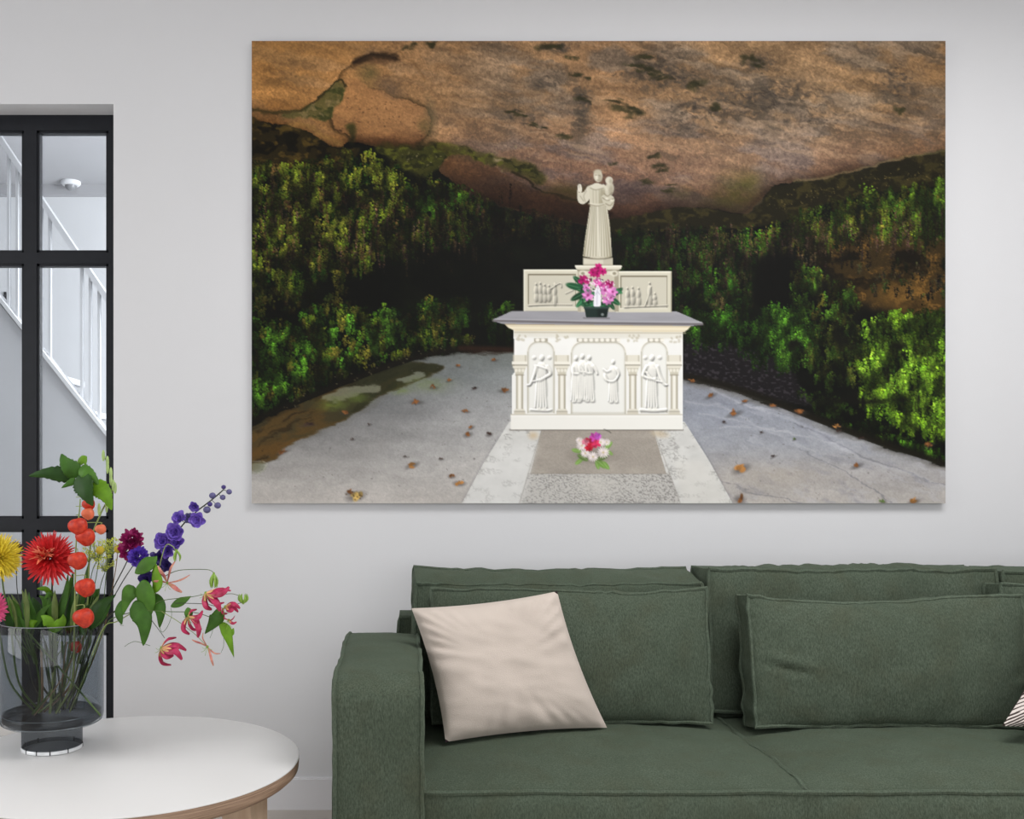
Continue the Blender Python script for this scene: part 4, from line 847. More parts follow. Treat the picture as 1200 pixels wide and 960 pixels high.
def scatter(name, label, corners, T, front, back, seed, wr=.004):
    tl, tr, br, bl = corners; cen = (tl+tr+br+bl)/4; nrm = (tr-tl).cross(bl-tl).normalized()
    if nrm.y > 0: nrm = -nrm
    root = thing(name, min(corners, key=lambda p: p.z).copy(), label, 'cushion')
    n = 44; sd = Vector((seed, seed*2.3, 0))
    def pt(i, j, s):
        x, y = -1+2*i/n, -1+2*j/n
        bx, by = x*(1-.06*(1-y*y)), y*(1-.05*(1-x*x))
        u, v = (bx+1)/2, (by+1)/2; p = tl.lerp(tr, u).lerp(bl.lerp(br, u), v)
        h = T/2*(max(0, (1-x**4)*(1-y**4)))**.55
        e = max(abs(x), abs(y))**3; q = Vector((x*3, y*3, 0))+sd
        wv = wr*(mnoise.noise(q)*1.4+.4*mnoise.noise(Vector((q.x*1.2+q.y, q.y*3-q.x, 1))))
        ang = math.atan2(y, x); wv += .0085*e*(.5+.5*math.sin(ang*3+seed))*math.sin(ang*31+5*math.sin(ang*4+seed))*min(1, (1-max(abs(x), abs(y)))/.14)
        return p+nrm*s*h+nrm*(wv if h > 0 else 0)
    m = MB().grid([[pt(i, j, 1) for i in range(n+1)] for j in range(n+1)])
    o = m.build('front_panel', front, root, True, fix=False)
    uv = o.data.uv_layers.new(name='cloth'); Lp = o.data.loops
    for l in Lp: uv.data[l.index].uv = ((l.vertex_index % (n+1))/n, (l.vertex_index//(n+1))/n)
    MB().grid([[pt(i, j, -1) for i in range(n+1)] for j in range(n+1)]).build('back_panel', back, root, True, fix=False)
    return root
scatter('linen_cushion', 'plain beige linen cushion leaning beside the sofa arm', [P(482, 713, 2.69), P(653, 693, 2.71), P(711.5, 853, 2.69), P(522, 870, 2.58)], .115, M['beige'], M['plum'], 3.3)
sm_ = bpy.data.materials.new('striped_weave'); sm_.use_nodes = True; nt = sm_.node_tree; N = nt.nodes; b = N['Principled BSDF']; b.inputs['Roughness'].default_value = .9
uvn = N.new('ShaderNodeUVMap'); uvn.uv_map = 'cloth'; sp = N.new('ShaderNodeSeparateXYZ'); nt.links.new(uvn.outputs[0], sp.inputs[0])
def mth(op, a, b_=None, c_=None):
    n = N.new('ShaderNodeMath'); n.operation = op
    for i, x in enumerate((a, b_, c_)):
        if x is None: continue
        if isinstance(x, (int, float)): n.inputs[i].default_value = x
        else: nt.links.new(x, n.inputs[i])
    return n.outputs[0]
zig = mth('PINGPONG', sp.outputs[0], .11); cell = mth('GREATER_THAN', mth('FRACT', mth('MULTIPLY', sp.outputs[1], 5.0)), .5)
nz = N.new('ShaderNodeTexNoise'); nz.inputs['Scale'].default_value = 18; nt.links.new(uvn.outputs[0], nz.inputs['Vector'])
t1 = mth('ADD', mth('MULTIPLY', sp.outputs[1], 1.0), mth('MULTIPLY', zig, 1.3)); t1 = mth('ADD', t1, mth('MULTIPLY', nz.outputs[0], .012))
bands = mth('LESS_THAN', mth('FRACT', mth('MULTIPLY', t1, 26.0)), mth('ADD', .30, mth('MULTIPLY', cell, .22)))
mx = N.new('ShaderNodeMix'); mx.data_type = 'RGBA'; mx.inputs[6].default_value = (*lin((214, 204, 198)), 1); mx.inputs[7].default_value = (*lin((66, 54, 50)), 1)
nt.links.new(bands, mx.inputs[0]); nt.links.new(mx.outputs[2], b.inputs['Base Color'])
scatter('striped_cushion', 'cushion with off-white and dark brown zigzag stripes at a green pillow', [P(1262, 690, 2.68), P(1438, 742, 2.68), P(1362, 872, 2.56), P(1174, 851, 2.56)], .12, sm_, sm_, 8.1, .002)
# ------------------------------------------------------------------ round table
M['laminate'] = mat('white_laminate', (221, 220, 219), .32, .008, 3, spec=.4)
M['ply'] = mat('birch_plywood_edge', (128, 103, 84), .6, .0, 4, .1, 80, stretch=(3, 3, 90), col2=(168, 141, 118))
M['wood'] = mat('birch_leg', (176, 150, 126), .5, .0, 6, .06, 60, stretch=(6, 6, .8), col2=(196, 172, 148))
TX, TD, TR_, TZ = -.676, 2.378, .427, .45
tb = thing('round_table', (TX, yd(TD), 0), 'round white table with a plywood edge holding the flower vase', 'table')
MB().lathe([(TR_-.003, TZ), (TR_, TZ-.002), (TR_, TZ-.004)], (TX, yd(TD), 0), 128).build('laminate_top', M['laminate'], tb)
MB().lathe([(TR_, TZ-.004), (TR_-.001, TZ-.013), (TR_-.0004, TZ-.0135), (TR_-.001, TZ-.022), (TR_-.002, TZ-.031), (TR_-.012, TZ-.040)], (TX, yd(TD), 0), 128).build('plywood_board', M['ply'], tb)
for k in range(4):
    a = math.radians(-18+90*k); ct, st_ = math.cos(a), math.sin(a); m = MB()
    def lg(r, t, z): return (TX+ct*r-st_*t, yd(TD)+st_*r+ct*t, z)
    m.hexa([lg(.34, -.02, 0), lg(.38, -.02, 0), lg(.38, .02, 0), lg(.34, .02, 0), lg(.285, -.045, TZ-.038), lg(.365, -.045, TZ-.038), lg(.365, .045, TZ-.038), lg(.285, .045, TZ-.038)])
    m.build('leg', M['wood'], tb, False)
m = MB()
for k in range(2):
    a = math.radians(-18+90*k); ct, st_ = math.cos(a), math.sin(a)
    q = lambda r, t, z: (TX+ct*r-st_*t, yd(TD)+st_*r+ct*t, z)
    m.hexa([q(-.30, -.018, TZ-.10), q(.30, -.018, TZ-.10), q(.30, .018, TZ-.10), q(-.30, .018, TZ-.10), q(-.30, -.018, TZ-.039), q(.30, -.018, TZ-.039), q(.30, .018, TZ-.039), q(-.30, .018, TZ-.039)])
m.build('cross_brace', M['wood'], tb, False)
# ------------------------------------------------------------------ vase
VX, VD = -.877, 2.467
VY = yd(VD)
M['smoke'] = glassmat('smoked_glass', (.56, .59, .615), .9, .0, .07, .4)
M['smokebase'] = glassmat('smoked_glass_thick', (.42, .44, .46), .95, .0, .06, .16)
vz = thing('glass_vase', (VX, VY, TZ), 'smoked grey glass cylinder vase on a narrower foot', 'vase')
c0 = (VX, VY, TZ)
RB, RF = .1245, .073
MB().lathe([(RB-.012, .066), (RB-.003, .072), (RB, .084), (RB, .200), (RB, .318), (RB-.0015, .3205)], c0, 72, cap=False).build('body', M['smoke'], vz)
MB().lathe([(.001, .0675), (RB-.03, .0675), (RB-.014, .070), (RB-.007, .077), (RB-.006, .089), (RB-.010, .093), (.001, .093)], c0, 72, cap=False).build('base_slab', M['smokebase'], vz)
MB().lathe([(RF-.002, .0), (RF, .003), (RF, .062), (RF-.004, .064)], c0, 60, cap=False).build('foot', M['smokebase'], vz)
M['rim'] = mat('glass_rim_highlight', (112, 118, 122), .1, .1, 20, spec=.8)  # lighter rings on rim and base slab: glass highlights put into colour
for nm, rr_, zz_, th in (('rim', RB-.001, .3205, .0013), ('base_highlight', RB-.0065, .0925, .0011), ('base_highlight', RB-.004, .0725, .0013)):
    MB().tube([(VX+rr_*math.cos(k*math.pi/48), VY+rr_*math.sin(k*math.pi/48), TZ+zz_) for k in range(96)], th, 6, closed=True).build(nm, M['rim'], vz)
M['rimglint'] = mat('foot_rim_reflection', (228, 230, 232), .08, .04, 14, spec=.8)  # near-white band: the reflection along the foot painted as colour
M['darkrim'] = mat('dark_glass_rim', (40, 42, 46), .1, .1, 14, spec=.8)
MB().lathe([(RF-.0015, .0005), (RF+.0006, .0015), (RF+.0006, .009), (RF-.001, .0105)], c0, 60, cap=False).build('foot_reflection', M['rimglint'], vz)
for a in (-2.2, -1.75, -1.3, -.7, .2, 1.1, 2.4, 3.0):
    p = Vector((VX+RF*math.cos(a), VY+RF*math.sin(a), TZ)); MB().tube([p+Vector((0, 0, .001)), p+Vector((0, 0, .012))], .0016, 6).build('rim_facet', M['darkrim'], vz)
# ------------------------------------------------------------------ flowers
def pm_(name, col, **k): M[name] = mat(name, col, k.pop('rough', .55), k.pop('var', .22), k.pop('scale', 60), **k); return M[name]
pm_('stem_green', (70, 94, 38)); pm_('stem_dark', (46, 52, 36)); pm_('stem_pale', (132, 148, 82)); pm_('stem_brown', (120, 92, 62))
pm_('leaf_green', (56, 94, 28), scale=40, spec=.25); pm_('leaf_dark', (36, 68, 20), scale=40, spec=.25); pm_('leaf_lime', (98, 140, 28), scale=40, spec=.25); pm_('leaf_mid', (68, 108, 34), scale=40, spec=.25)
pm_('dahlia_red', (206, 34, 38)); pm_('dahlia_core', (216, 110, 78)); pm_('physalis', (164, 32, 18), scale=110, rough=.5, spec=.4, col2=(208, 64, 36)); pm_('physalis_pale', (224, 112, 76))
pm_('mum_yellow', (228, 206, 60)); pm_('pink', (226, 92, 142)); pm_('maroon', (76, 16, 42)); pm_('dill', (196, 204, 70)); pm_('ochre_button', (190, 168, 44), bump=.6, bscale=500)
pm_('magenta', (128, 14, 76), col2=(164, 30, 104)); pm_('violet', (84, 52, 170), col2=(112, 78, 200)); pm_('delph', (80, 60, 158), scale=90, col2=(128, 96, 196)); pm_('delph_dark', (58, 44, 112)); pm_('delph_bud', (88, 84, 128))
pm_('lily_magenta', (150, 14, 58), scale=70, col2=(186, 40, 90)); pm_('lily_pale', (176, 84, 92), scale=70, col2=(204, 150, 120)); pm_('lily_edge', (214, 158, 112)); pm_('bud_green', (124, 158, 56)); pm_('pale_green', (160, 184, 112))
VB = lambda dx=0, dd=0, z=.545: Vector((VX+dx, VY+dd, z))
def stem(root, pts, r, m, name='stem'):
    pts = curve(pts, 6); n = len(pts); rs = [r*(1.15-.35*i/n) for i in range(n)]
    return MB().tube(pts, rs, 6).build(name, M[m], root)
VIEW = Vector((0, 1, 0))
def leaf(root, mid, wdt, m, shape='ovate', tilt=.3, fold=.25, name='leaf', serr=0.0, mb=None):
    """Leaf along the midrib points; wdt = half width (m). Blade lies mostly across the view and is tilted in depth."""
    pts = curve(mid, 6); n = len(pts)-1; rw = []; nv = 8
    for i, p in enumerate(pts):
        t = i/n; a = pts[max(0, i-1)]; b_ = pts[min(n, i+1)]; d = (b_-a).normalized(); s = d.cross(VIEW)
        s = s.normalized() if s.length > .05 else Vector((1, 0, 0)); nn = s.cross(d).normalized()
        s2 = (s*math.cos(tilt)+nn*math.sin(tilt)).normalized(); up = s2.cross(d).normalized()
        if shape == 'ovate': w_ = (math.sin(math.pi*min(1, t**.62))**.8)*(1-.25*t)
        elif shape == 'lance': w_ = math.sin(math.pi*t**.8)**1.1
        elif shape == 'heart': w_ = (1-t)**.55*min(1, (t+.04)*7)**.5
        elif shape == 'strap': w_ = min(1, t*8)**.5*(1-t)**.35
        else: w_ = 1
        w_ = max(w_, .015)*wdt
        row = []
        for k in range(nv+1):
            q = -1+2*k/nv; e = 1+(serr*math.sin(i*2.6+k) if abs(q) > .9 else 0)
            row.append(p+s2*(q*w_*e)+up*(abs(q)**1.3*fold*w_+.06*w_*math.sin(6*t+2*q)))
        rw.append(row)
    if mb is not None: return mb.grid(rw)
    o = MB().grid(rw).build(name, M[m], root, fix=False)
    s_ = o.modifiers.new('thick', 'SOLIDIFY'); s_.thickness = .0007
    return o
def petal(mb, c, d, L, w, curl=.3, cup=.25, mi=0, n=5, up0=None, shape=.7):
    d = d.normalized(); up = up0 or Vector((0, 0, 1)); s = d.cross(up)
    if s.length < .05: s = d.cross(Vector((1, 0, 0)))
    s.normalize(); nn = s.cross(d).normalized(); rw = []
    for i in range(n+1):
        t = i/n; p = c+d*(L*t)+nn*(curl*L*t*t); ww = w*(max(.12, math.sin(math.pi*min(.97, .12+.88*t**shape))) if shape > .3 else max(.25, min(1, .35+1.6*t)*(1-max(0, t-.55)**2*3.4)))
        rw.append([p+s*(q*ww)+nn*(cup*ww*q*q) for q in (-1, 0, 1)])
    mb.grid(rw, mi)
def gold(n):
    for i in range(n):
        z = 1-2*(i+.5)/n; a = i*2.39996; r = math.sqrt(1-z*z); yield Vector((r*math.cos(a), r*math.sin(a), z))
def pompon(root, name, m, c, r, n, face, w, L0=.45, spread=1.35, curl=.15, seed=0, stuff=True, lo=-.2):
    """Many narrow petals radiating over the dome that looks along FACE."""
    rnd = random.Random(seed); face = face.normalized(); mb = MB(); q = Vector((0, 0, 1)).rotation_difference(face)
    for v in gold(n):
        if v.z < lo: continue
        d = q @ Vector((v.x, v.y, v.z*.8+rnd.uniform(-.1, .1))); L = r*rnd.uniform(.85, 1.08)
        petal(mb, c+d*r*.12, d, L*.9, w*rnd.uniform(.8, 1.2), curl*rnd.uniform(-.4, 1), .5, 0, 4, face)
    o = mb.build(name, M[m], root, fix=False)
    if stuff: o['kind'] = 'stuff'
    return o
TOCAM = Vector((.2, -1, .12))
def flower(name, base, label): return thing(name, base, label, 'flower')
# red dahlia
h = P(59, 655, 2.40); t = flower('red_dahlia', VB(.01, .0), 'big red spiky dahlia with an orange centre above the vase')
stem(t, [VB(.01, 0), P(62, 800, 2.45), P(62, 735, 2.44), P(61, 690, 2.43), h+Vector((0, .02, -.01))], .0028, 'stem_dark')
pompon(t, 'petals', 'dahlia_red', h, .066, 190, Vector((.1, -1, .1)), .0058, seed=2, curl=.12, lo=-.35)
pompon(t, 'centre_petals', 'dahlia_core', h+Vector((-.004, -.034, .006)), .034, 44, Vector((0, -.45, .9)), .0062, seed=4, curl=-.5, lo=.25)
for (u, v, L, ang, m) in ((47, 690, 16, 1.9, 'leaf_lime'), (56, 702, 12, .8, 'leaf_mid')):
    leaf(t, [P(60, 700, 2.44), P((60+u)/2, (700+v)/2-4, 2.42), P(u-4, v, 2.41)], .010, m)
# physalis branch
t = flower('physalis_branch', VB(.03, -.03), 'branch of orange physalis lanterns topped by broad green leaves')
stem(t, [VB(.02, -.03), P(84, 800, 2.41), P(87, 735, 2.38), P(88, 690, 2.37), P(89, 640, 2.37), P(93, 600, 2.38), P(94, 585, 2.39)], .0021, 'stem_pale')
def lantern(root, u, v, r, d, m='physalis', lean=0.0):
    c = P(u, v, d); rr = r/F*d
    def f(a, b): return (1+.07*abs(math.cos(2.5*b+u))-.04)*(1-.08*math.cos(2*a))*(1.0+.06*math.sin(a*3+b))*(1+.10*max(0, math.cos(math.pi-a))**8-.12*max(0, math.cos(a))**6)
    o = MB().ball(c, rr, rr*.9, rr*1.03, 20, 12, f=f).build('lantern', M[m], root)
    MB().tube(curve([c+Vector((0, 0, rr*.9)), c+Vector((-.002, .004, rr*1.25)), P(89, v-r*1.2, d+.005)], 3), .0011, 5).build('lantern_stalk', M['stem_pale'], root)
for a in ((92, 616.5, 10.5, 2.355), (100.5, 629, 10.5, 2.365), (91, 656.5, 10.5, 2.35), (100, 688, 11, 2.35), (98.5, 723.5, 11.5, 2.34), (89, 758, 7, 2.435)): lantern(t, *a)
lantern(t, 118, 620, 6, 2.42, 'physalis_pale'); lantern(t, 103, 602, 7, 2.41, 'physalis_pale'); lantern(t, 104, 591, 7, 2.42)
DL = 2.38
for (mid, w, m, sh, tl, fo) in [
    ([(88, 556, 0), (72, 556, -.01), (54, 555, -.01), (34, 558, 0)], .022, 'leaf_dark', 'ovate', .2, .2),
    ([(90, 560, 0), (84, 550, -.012), (76, 541, -.015), (72, 532, -.01)], .0235, 'leaf_green', 'ovate', -.25, .25),
    ([(89, 546, .01), (94, 541, .0), (99, 537, 0), (100, 548, 0)], .009, 'leaf_lime', 'lance', .2, .3),
    ([(90, 563, -.005), (84, 565, -.012), (72, 572, -.01)], .009, 'leaf_green', 'lance', .2, .3),
    ([(92, 551, -.01), (99, 552, -.02), (108, 558, -.02), (116, 569, -.015)], .018, 'leaf_mid', 'ovate', .3, .25),
    ([(91, 558, -.015), (96, 568, -.03), (101, 580, -.034), (109, 593, -.03)], .030, 'leaf_dark', 'ovate', -.15, .22),
    ([(108, 566, -.01), (117, 573, -.024), (125, 583, -.026), (131, 598, -.02)], .024, 'leaf_lime', 'ovate', .25, .25)]:
    leaf(t, [P(u, v, DL+dd) for u, v, dd in mid], w, m, sh, tl, fo, serr=.10)
# pale bud spike
t = flower('bud_spike', VB(.04, .02), 'pale green spike of closed buds rising beside the physalis leaves')
sp_ = [VB(.03, .02), P(100, 735, 2.46), P(106, 640, 2.45), P(119, 600, 2.45), P(131, 577, 2.45), P(129, 555, 2.45), P(122, 533, 2.45)]
stem(t, sp_, .0021, 'stem_pale')
for (u, v, L, sg) in ((122, 534, 9, -1), (125, 541, 9, 1), (127, 548, 10, -1), (129, 555, 10, 1), (131, 562, 10, -1), (132, 569, 9, 1), (134, 572, 9, 1), (124, 592, 12, 1), (117, 597, 10, -1)):
    m = MB(); c = P(u, v, 2.447); m.ball((c.x+sg*.002, c.y, c.z), .0042, .004, L/F*2.45*.75, 8, 8); m.build('bud', M['pale_green'], t)
# yellow chrysanthemum, pink dahlia, maroon scabiosa
h = P(-3, 653, 2.42); t = flower('yellow_chrysanthemum', VB(-.04, -.02), 'yellow spider chrysanthemum with narrow petals at the vase rim')
stem(t, [VB(-.02, -.02), P(22, 800, 2.42), P(12, 730, 2.42), P(4, 690, 2.43), h+Vector((0, .02, 0))], .0026, 'stem_green')
pompon(t, 'petals', 'mum_yellow', h, .060, 330, Vector((.15, -1, .05)), .0044, seed=7, curl=.25, lo=-.4)
h = P(-10, 714, 2.39); t = flower('pink_dahlia', VB(-.06, -.04), 'pink dahlia with striped petals below the yellow chrysanthemum')
stem(t, [VB(-.03, -.03), P(12, 800, 2.40), P(0, 745, 2.40), h+Vector((.0, .02, -.01))], .0024, 'stem_green')
pompon(t, 'petals', 'pink', h, .042, 90, Vector((.5, -1, -.2)), .0070, seed=9, curl=.2, lo=-.35)
h = P(19, 644, 2.50); t = flower('maroon_scabiosa', VB(-.02, .03), 'small dark maroon scabiosa behind the yellow chrysanthemum')
stem(t, [VB(-.01, .03), P(38, 800, 2.49), P(26, 720, 2.50), P(20, 690, 2.50), h], .0015, 'stem_dark')
pompon(t, 'petals', 'maroon', h, .022, 70, Vector((.3, -1, .4)), .0035, seed=11)
# dill umbels and button flowers
t = flower('dill_umbel', VB(.02, .05), 'yellow-green dill umbels between the physalis and the magenta flower')
def umbel(u, v, d, r, n, seed):
    rnd = random.Random(seed); b0 = P(u, v+r*.9, d); m = MB(); dots = MB()
    for k in range(n):
        a = rnd.uniform(0, 6.283); q = math.sqrt(rnd.random()); e = P(u+q*r*math.cos(a), v+q*r*.8*math.sin(a), d+rnd.uniform(-.03, .03))
        m.tube([b0, b0.lerp(e, .6)+Vector((0, 0, .003)), e], .0005, 4)
        for j in range(6): dots.ball(e+Vector((rnd.uniform(-.005, .005), rnd.uniform(-.005, .005), rnd.uniform(-.004, .004))), .0013, nu=5, nv=4)
    m.build('umbel_rays', M['stem_pale'], t)['kind'] = 'stuff'; dots.build('umbel_florets', M['dill'], t)['kind'] = 'stuff'
    stem(t, [VB(.02, .05), P(95, 790, 2.5), P(u-14, 735, 2.49), P(u-6, v+30, d+.005), b0], .0012, 'stem_green')
umbel(113, 645, 2.47, 15, 46, 1); umbel(131, 640, 2.49, 13, 40, 2); umbel(123, 660, 2.46, 12, 30, 3); umbel(104, 652, 2.45, 9, 18, 5)
for i, (u, v) in enumerate(((117, 645), (138.5, 643.5))):
    t = flower('button_flower', VB(.03+.01*i, .04), ('ochre yellow button flower among the dill next to the physalis lanterns', 'ochre yellow button flower touching the magenta flower')[i])
    c = P(u, v, 2.44); MB().ball(c, .0105, .009, .0105, 14, 10, f=lambda a, b: 1+.05*math.sin(9*b)*math.sin(7*a)).build('flower_head', M['ochre_button'], t)
    stem(t, [VB(.03, .04), P(102, 790, 2.48), P(u-16, 735, 2.46), P(u-4, v+30, 2.45), c], .0012, 'stem_brown' if i else 'stem_green')
# magenta / violet flower
t = flower('magenta_flower', VB(.05, .01), 'ruffled flower head half magenta and half violet on dark stems')
def ruffle(root, name, m, c, r, n, seed, face=TOCAM):
    rnd = random.Random(seed); mb = MB(); q = Vector((0, 0, 1)).rotation_difference(face.normalized())
    for v in gold(n):
        if v.z < -.3: continue
        d = q @ v; petal(mb, c+d*r*.35, d+Vector((rnd.uniform(-.4, .4), rnd.uniform(-.4, .4), rnd.uniform(-.4, .4)))*.8, r*rnd.uniform(.5, .85), r*.21, rnd.uniform(-.3, .7), rnd.uniform(-.6, .9), 0, 5, face, .2)
    return mb.build(name, M[m], root, fix=False)
ruffle(t, 'magenta_petals', 'magenta', P(155, 633, 2.44), .026, 150, 3); ruffle(t, 'magenta_petals', 'magenta', P(150.5, 645, 2.435), .024, 130, 6); ruffle(t, 'violet_petals', 'violet', P(162, 652, 2.415), .0235, 150, 4)
stem(t, [VB(.04, .01), P(92, 800, 2.46), P(118, 735, 2.45), P(128, 700, 2.45), P(147, 662, 2.45), P(154, 645, 2.45)], .0016, 'stem_dark')
stem(t, [VB(.05, .02), P(96, 800, 2.47), P(116, 735, 2.45), P(140, 688, 2.45), P(158, 660, 2.44)], .0014, 'stem_dark')
# delphinium
t = flower('delphinium', VB(.05, .0), 'tall violet-blue delphinium spike leaning out over the vase')
dp = [VB(.05, 0), P(94, 800, 2.45), P(118, 735, 2.44), P(140, 712, 2.43), P(165, 690, 2.42), P(180, 668, 2.41), P(196, 646, 2.40), P(212, 618, 2.39), P(230, 600, 2.39), P(248, 586, 2.39), P(262, 574, 2.39)]
stem(t, dp, .0019, 'stem_dark')
def floret(u, v, r, m, seed, d=2.39):
    c = P(u, v, d); rr = r/F*d*1.12; rnd = random.Random(seed)
    if r < 5:
        rr *= .82
        o = MB().ball(c, rr, rr, rr*1.1, 10, 8, f=lambda a, b: 1-.12*math.cos(a*2)+.05*math.sin(3*b)); MB
        o.build('bud', M[m], t)
    else:
        mb = MB(); fc = Vector((rnd.uniform(-.5, .6), -1, rnd.uniform(-.4, .4))).normalized(); q = Vector((0, 0, 1)).rotation_difference(fc)
        for ly, (n, L, z) in enumerate(((6, 1.0, .25), (5, .8, .7), (4, .5, 1.3))):
            for k in range(n):
                a = 6.283*k/n+ly*.5+rnd.uniform(-.2, .2); petal(mb, c, q @ Vector((math.cos(a), math.sin(a), z)), rr*L*rnd.uniform(.9, 1.1), rr*.50, rnd.uniform(-.1, .45), .5, 0, 5, fc, .2)
        mb.build('floret', M[m], t, fix=False)
    pr_ = min(dp, key=lambda p: (p-c).length); nx_ = [p for p in curve(dp, 4)]; pr_ = min(nx_, key=lambda p: (p-c).length)
    MB().tube([pr_, c], .0008, 4).build('floret_stalk', M['stem_dark'], t)
for i, (u, v, r, m) in enumerate([(262, 571, 2.8, 'delph_dark'), (268.5, 576.5, 3.4, 'delph_bud'), (261, 583, 3.4, 'delph_bud'), (249, 581, 4, 'delph_bud'), (255, 592.5, 4, 'delph_bud'), (246, 591, 3, 'delph_dark'), (242.5, 597.5, 4.4, 'delph_bud'), (228.5, 593.5, 6.5, 'delph'), (210.5, 608, 8.5, 'delph'), (231, 609.5, 9, 'delph'), (221, 607, 6, 'delph_bud'), (205.5, 624, 11, 'delph'), (191, 634, 10, 'delph'), (208, 636, 9, 'delph'), (197, 645, 10, 'delph'), (187, 653, 9, 'delph_dark'), (195, 662, 7.5, 'delph_dark'), (171.5, 679, 9, 'delph_dark'), (179, 650, 3.5, 'delph_dark')]):
    floret(u, v, r, m, i)
# climbing lilies (curled petals on thin vines)
def lily(root, u, v, d, tips, m, curl=.35, w=.0062, yel=True):
    c = P(u, v, d)
    for i, (tu, tv) in enumerate(tips):
        e = P(tu, tv, d-.012+.012*(i % 3)); L = (e-c).length; a = (e-c).normalized(); nn = a.cross(VIEW).normalized()*(1 if i % 2 else -1)
        pts = curve([c, c.lerp(e, .35)+nn*L*curl*.35+Vector((0, -.006, 0)), c.lerp(e, .72)+nn*L*curl*.4+Vector((0, -.012, 0)), e], 4)
        o = leaf(root, pts[::2]+[pts[-1]], w, m, 'lance', .5+.4*(i % 3), .35, 'petal')
        if yel and m == 'lily_magenta':
            b2 = [p+Vector((0, -.0016, 0)) for p in pts[:len(pts)*4//9+1]]
            leaf(root, b2[::2]+[b2[-1]], w*.38, 'lily_edge', 'lance', .5+.4*(i % 3), .35, 'petal_base')
    m_ = MB()
    for k in range(6):
        a = k*1.047+.3; e = c+Vector((math.cos(a)*.014, -.010+.004*(k % 2), math.sin(a)*.012-.008)); m_.tube(curve([c, c.lerp(e, .5)+Vector((0, -.006, -.003)), e], 3), .0005, 4)
    m_.ball(c, .0035, .0035, .0035, 8, 6); m_.build('stamens', M['bud_green'], root)
t = flower('climbing_lily', VB(.06, -.02), 'climbing lily vine with pale pink flower and drooping green buds on arched stalks')
v1 = [VB(.05, -.02), P(96, 800, 2.43), P(120, 738, 2.41), P(138, 728, 2.40), P(165, 712, 2.39), P(180, 700, 2.38), P(186, 668, 2.375), P(194, 640, 2.37), P(203, 641, 2.37), P(206, 648, 2.37)]
stem(t, v1, .0013, 'stem_pale')
lily(t, 196, 683, 2.375, [(185, 664), (205, 658), (222, 674), (213, 694), (180, 682)], 'lily_pale', .12, .0052)
def hang(root, u, v, L, m, d=2.37, n=6):
    c = P(u, v, d); mb = MB()
    for k in range(n):
        a = k*6.283/n; e = c+Vector((math.cos(a)*.007, math.sin(a)*.007, -L/F*d)); rw = curve([c, c.lerp(e, .5)+Vector((math.cos(a)*.005, math.sin(a)*.005, 0)), e], 3)
        mb.tube(rw, [.0012, .0024, .0028, .0027, .0022, .0014, .0006][:len(rw)], 5)
    mb.ball(c, .003, nu=8, nv=6); mb.build('bud', M[m], root)
stem(t, [P(194, 675, 2.375), P(210, 668.5, 2.37), P(240, 667.5, 2.37), P(249, 670, 2.37), P(250.5, 674, 2.37)], .0009, 'stem_green', 'stalk'); hang(t, 250.5, 672, 17, 'bud_green')
hang(t, 207, 645, 13, 'bud_green', n=3)
for (mid, w, sh, tl, m) in [
    ([(152, 714, 0), (163, 718, -.01), (169, 733, -.014), (168, 757, -.01)], .023, 'ovate', .1, 'leaf_green'),
    ([(160, 688, 0), (167, 694, -.01), (174, 705, -.012), (176, 722, -.005)], .023, 'ovate', -.2, 'leaf_mid'),
    ([(172, 700, .01), (182, 706, 0), (188, 716, -.005), (187, 736, 0)], .017, 'ovate', .3, 'leaf_green'),
    ([(157, 687, .01), (152, 695, 0), (148, 704, 0), (143, 722, .0)], .016, 'ovate', .2, 'leaf_mid'),
    ([(158, 672, .0), (168, 664, -.008), (178, 657, -.008), (184, 652, 0)], .014, 'lance', .3, 'leaf_mid'),
    ([(178, 695, .0), (183, 685, -.01), (182, 672, -.01), (180, 655, 0)], .013, 'lance', .5, 'leaf_lime'),
    ([(200, 711, .0), (208, 707, -.008), (216, 703, -.008), (224, 699, 0)], .0085, 'lance', .3, 'leaf_mid'),
    ([(142, 704, .0), (139, 716, -.005), (141, 726, -.005), (143, 732, 0)], .007, 'lance', .3, 'leaf_green')]:
    leaf(t, [P(u, v, 2.375+dd) for u, v, dd in mid], w*1.28, m, sh, tl, .22)
for pts in ([(176, 757), (160, 752), (152, 754), (146, 758)], [(187, 735), (190, 741), (196, 735), (201, 722), (200, 712)], [(143, 722), (141, 732), (145, 733)]): stem(t, [P(u, v, 2.372) for u, v in pts], .0006, 'leaf_green', 'tendril')
t = flower('climbing_lily', VB(.06, .0), 'climbing lily vine with curled magenta flowers reaching towards the print')
stem(t, [VB(.05, .0), P(98, 800, 2.44), P(122, 738, 2.41), P(136, 723, 2.40), P(170, 716, 2.37), P(200, 717, 2.35), P(228, 718, 2.34), P(248, 724, 2.33)], .0012, 'stem_green')
stem(t, [P(178, 712, 2.37), P(190, 704, 2.36), P(222, 700, 2.345), P(238, 697, 2.34)], .0009, 'stem_green', 'stalk')
stem(t, [P(205, 707, 2.36), P(240, 708, 2.345), P(262, 713, 2.34), P(272, 710, 2.34), P(284, 706, 2.34)], .0008, 'stem_dark', 'stalk')
stem(t, [P(258, 697, 2.34), P(272, 696, 2.34), P(282, 699, 2.34)], .0008, 'stem_green', 'stalk')
stem(t, [P(188, 716, 2.36), P(208, 728, 2.345), P(228, 743, 2.34), P(242, 757, 2.335)], .0009, 'stem_pale', 'stalk')
stem(t, [P(176, 725, 2.36), P(186, 738, 2.35), P(193, 748, 2.345)], .0009, 'stem_dark', 'stalk')
lily(t, 241, 695, 2.335, [(268, 688), (262, 696), (262, 706), (258, 716), (248, 714), (270, 692)], 'lily_magenta', .35, .0085)
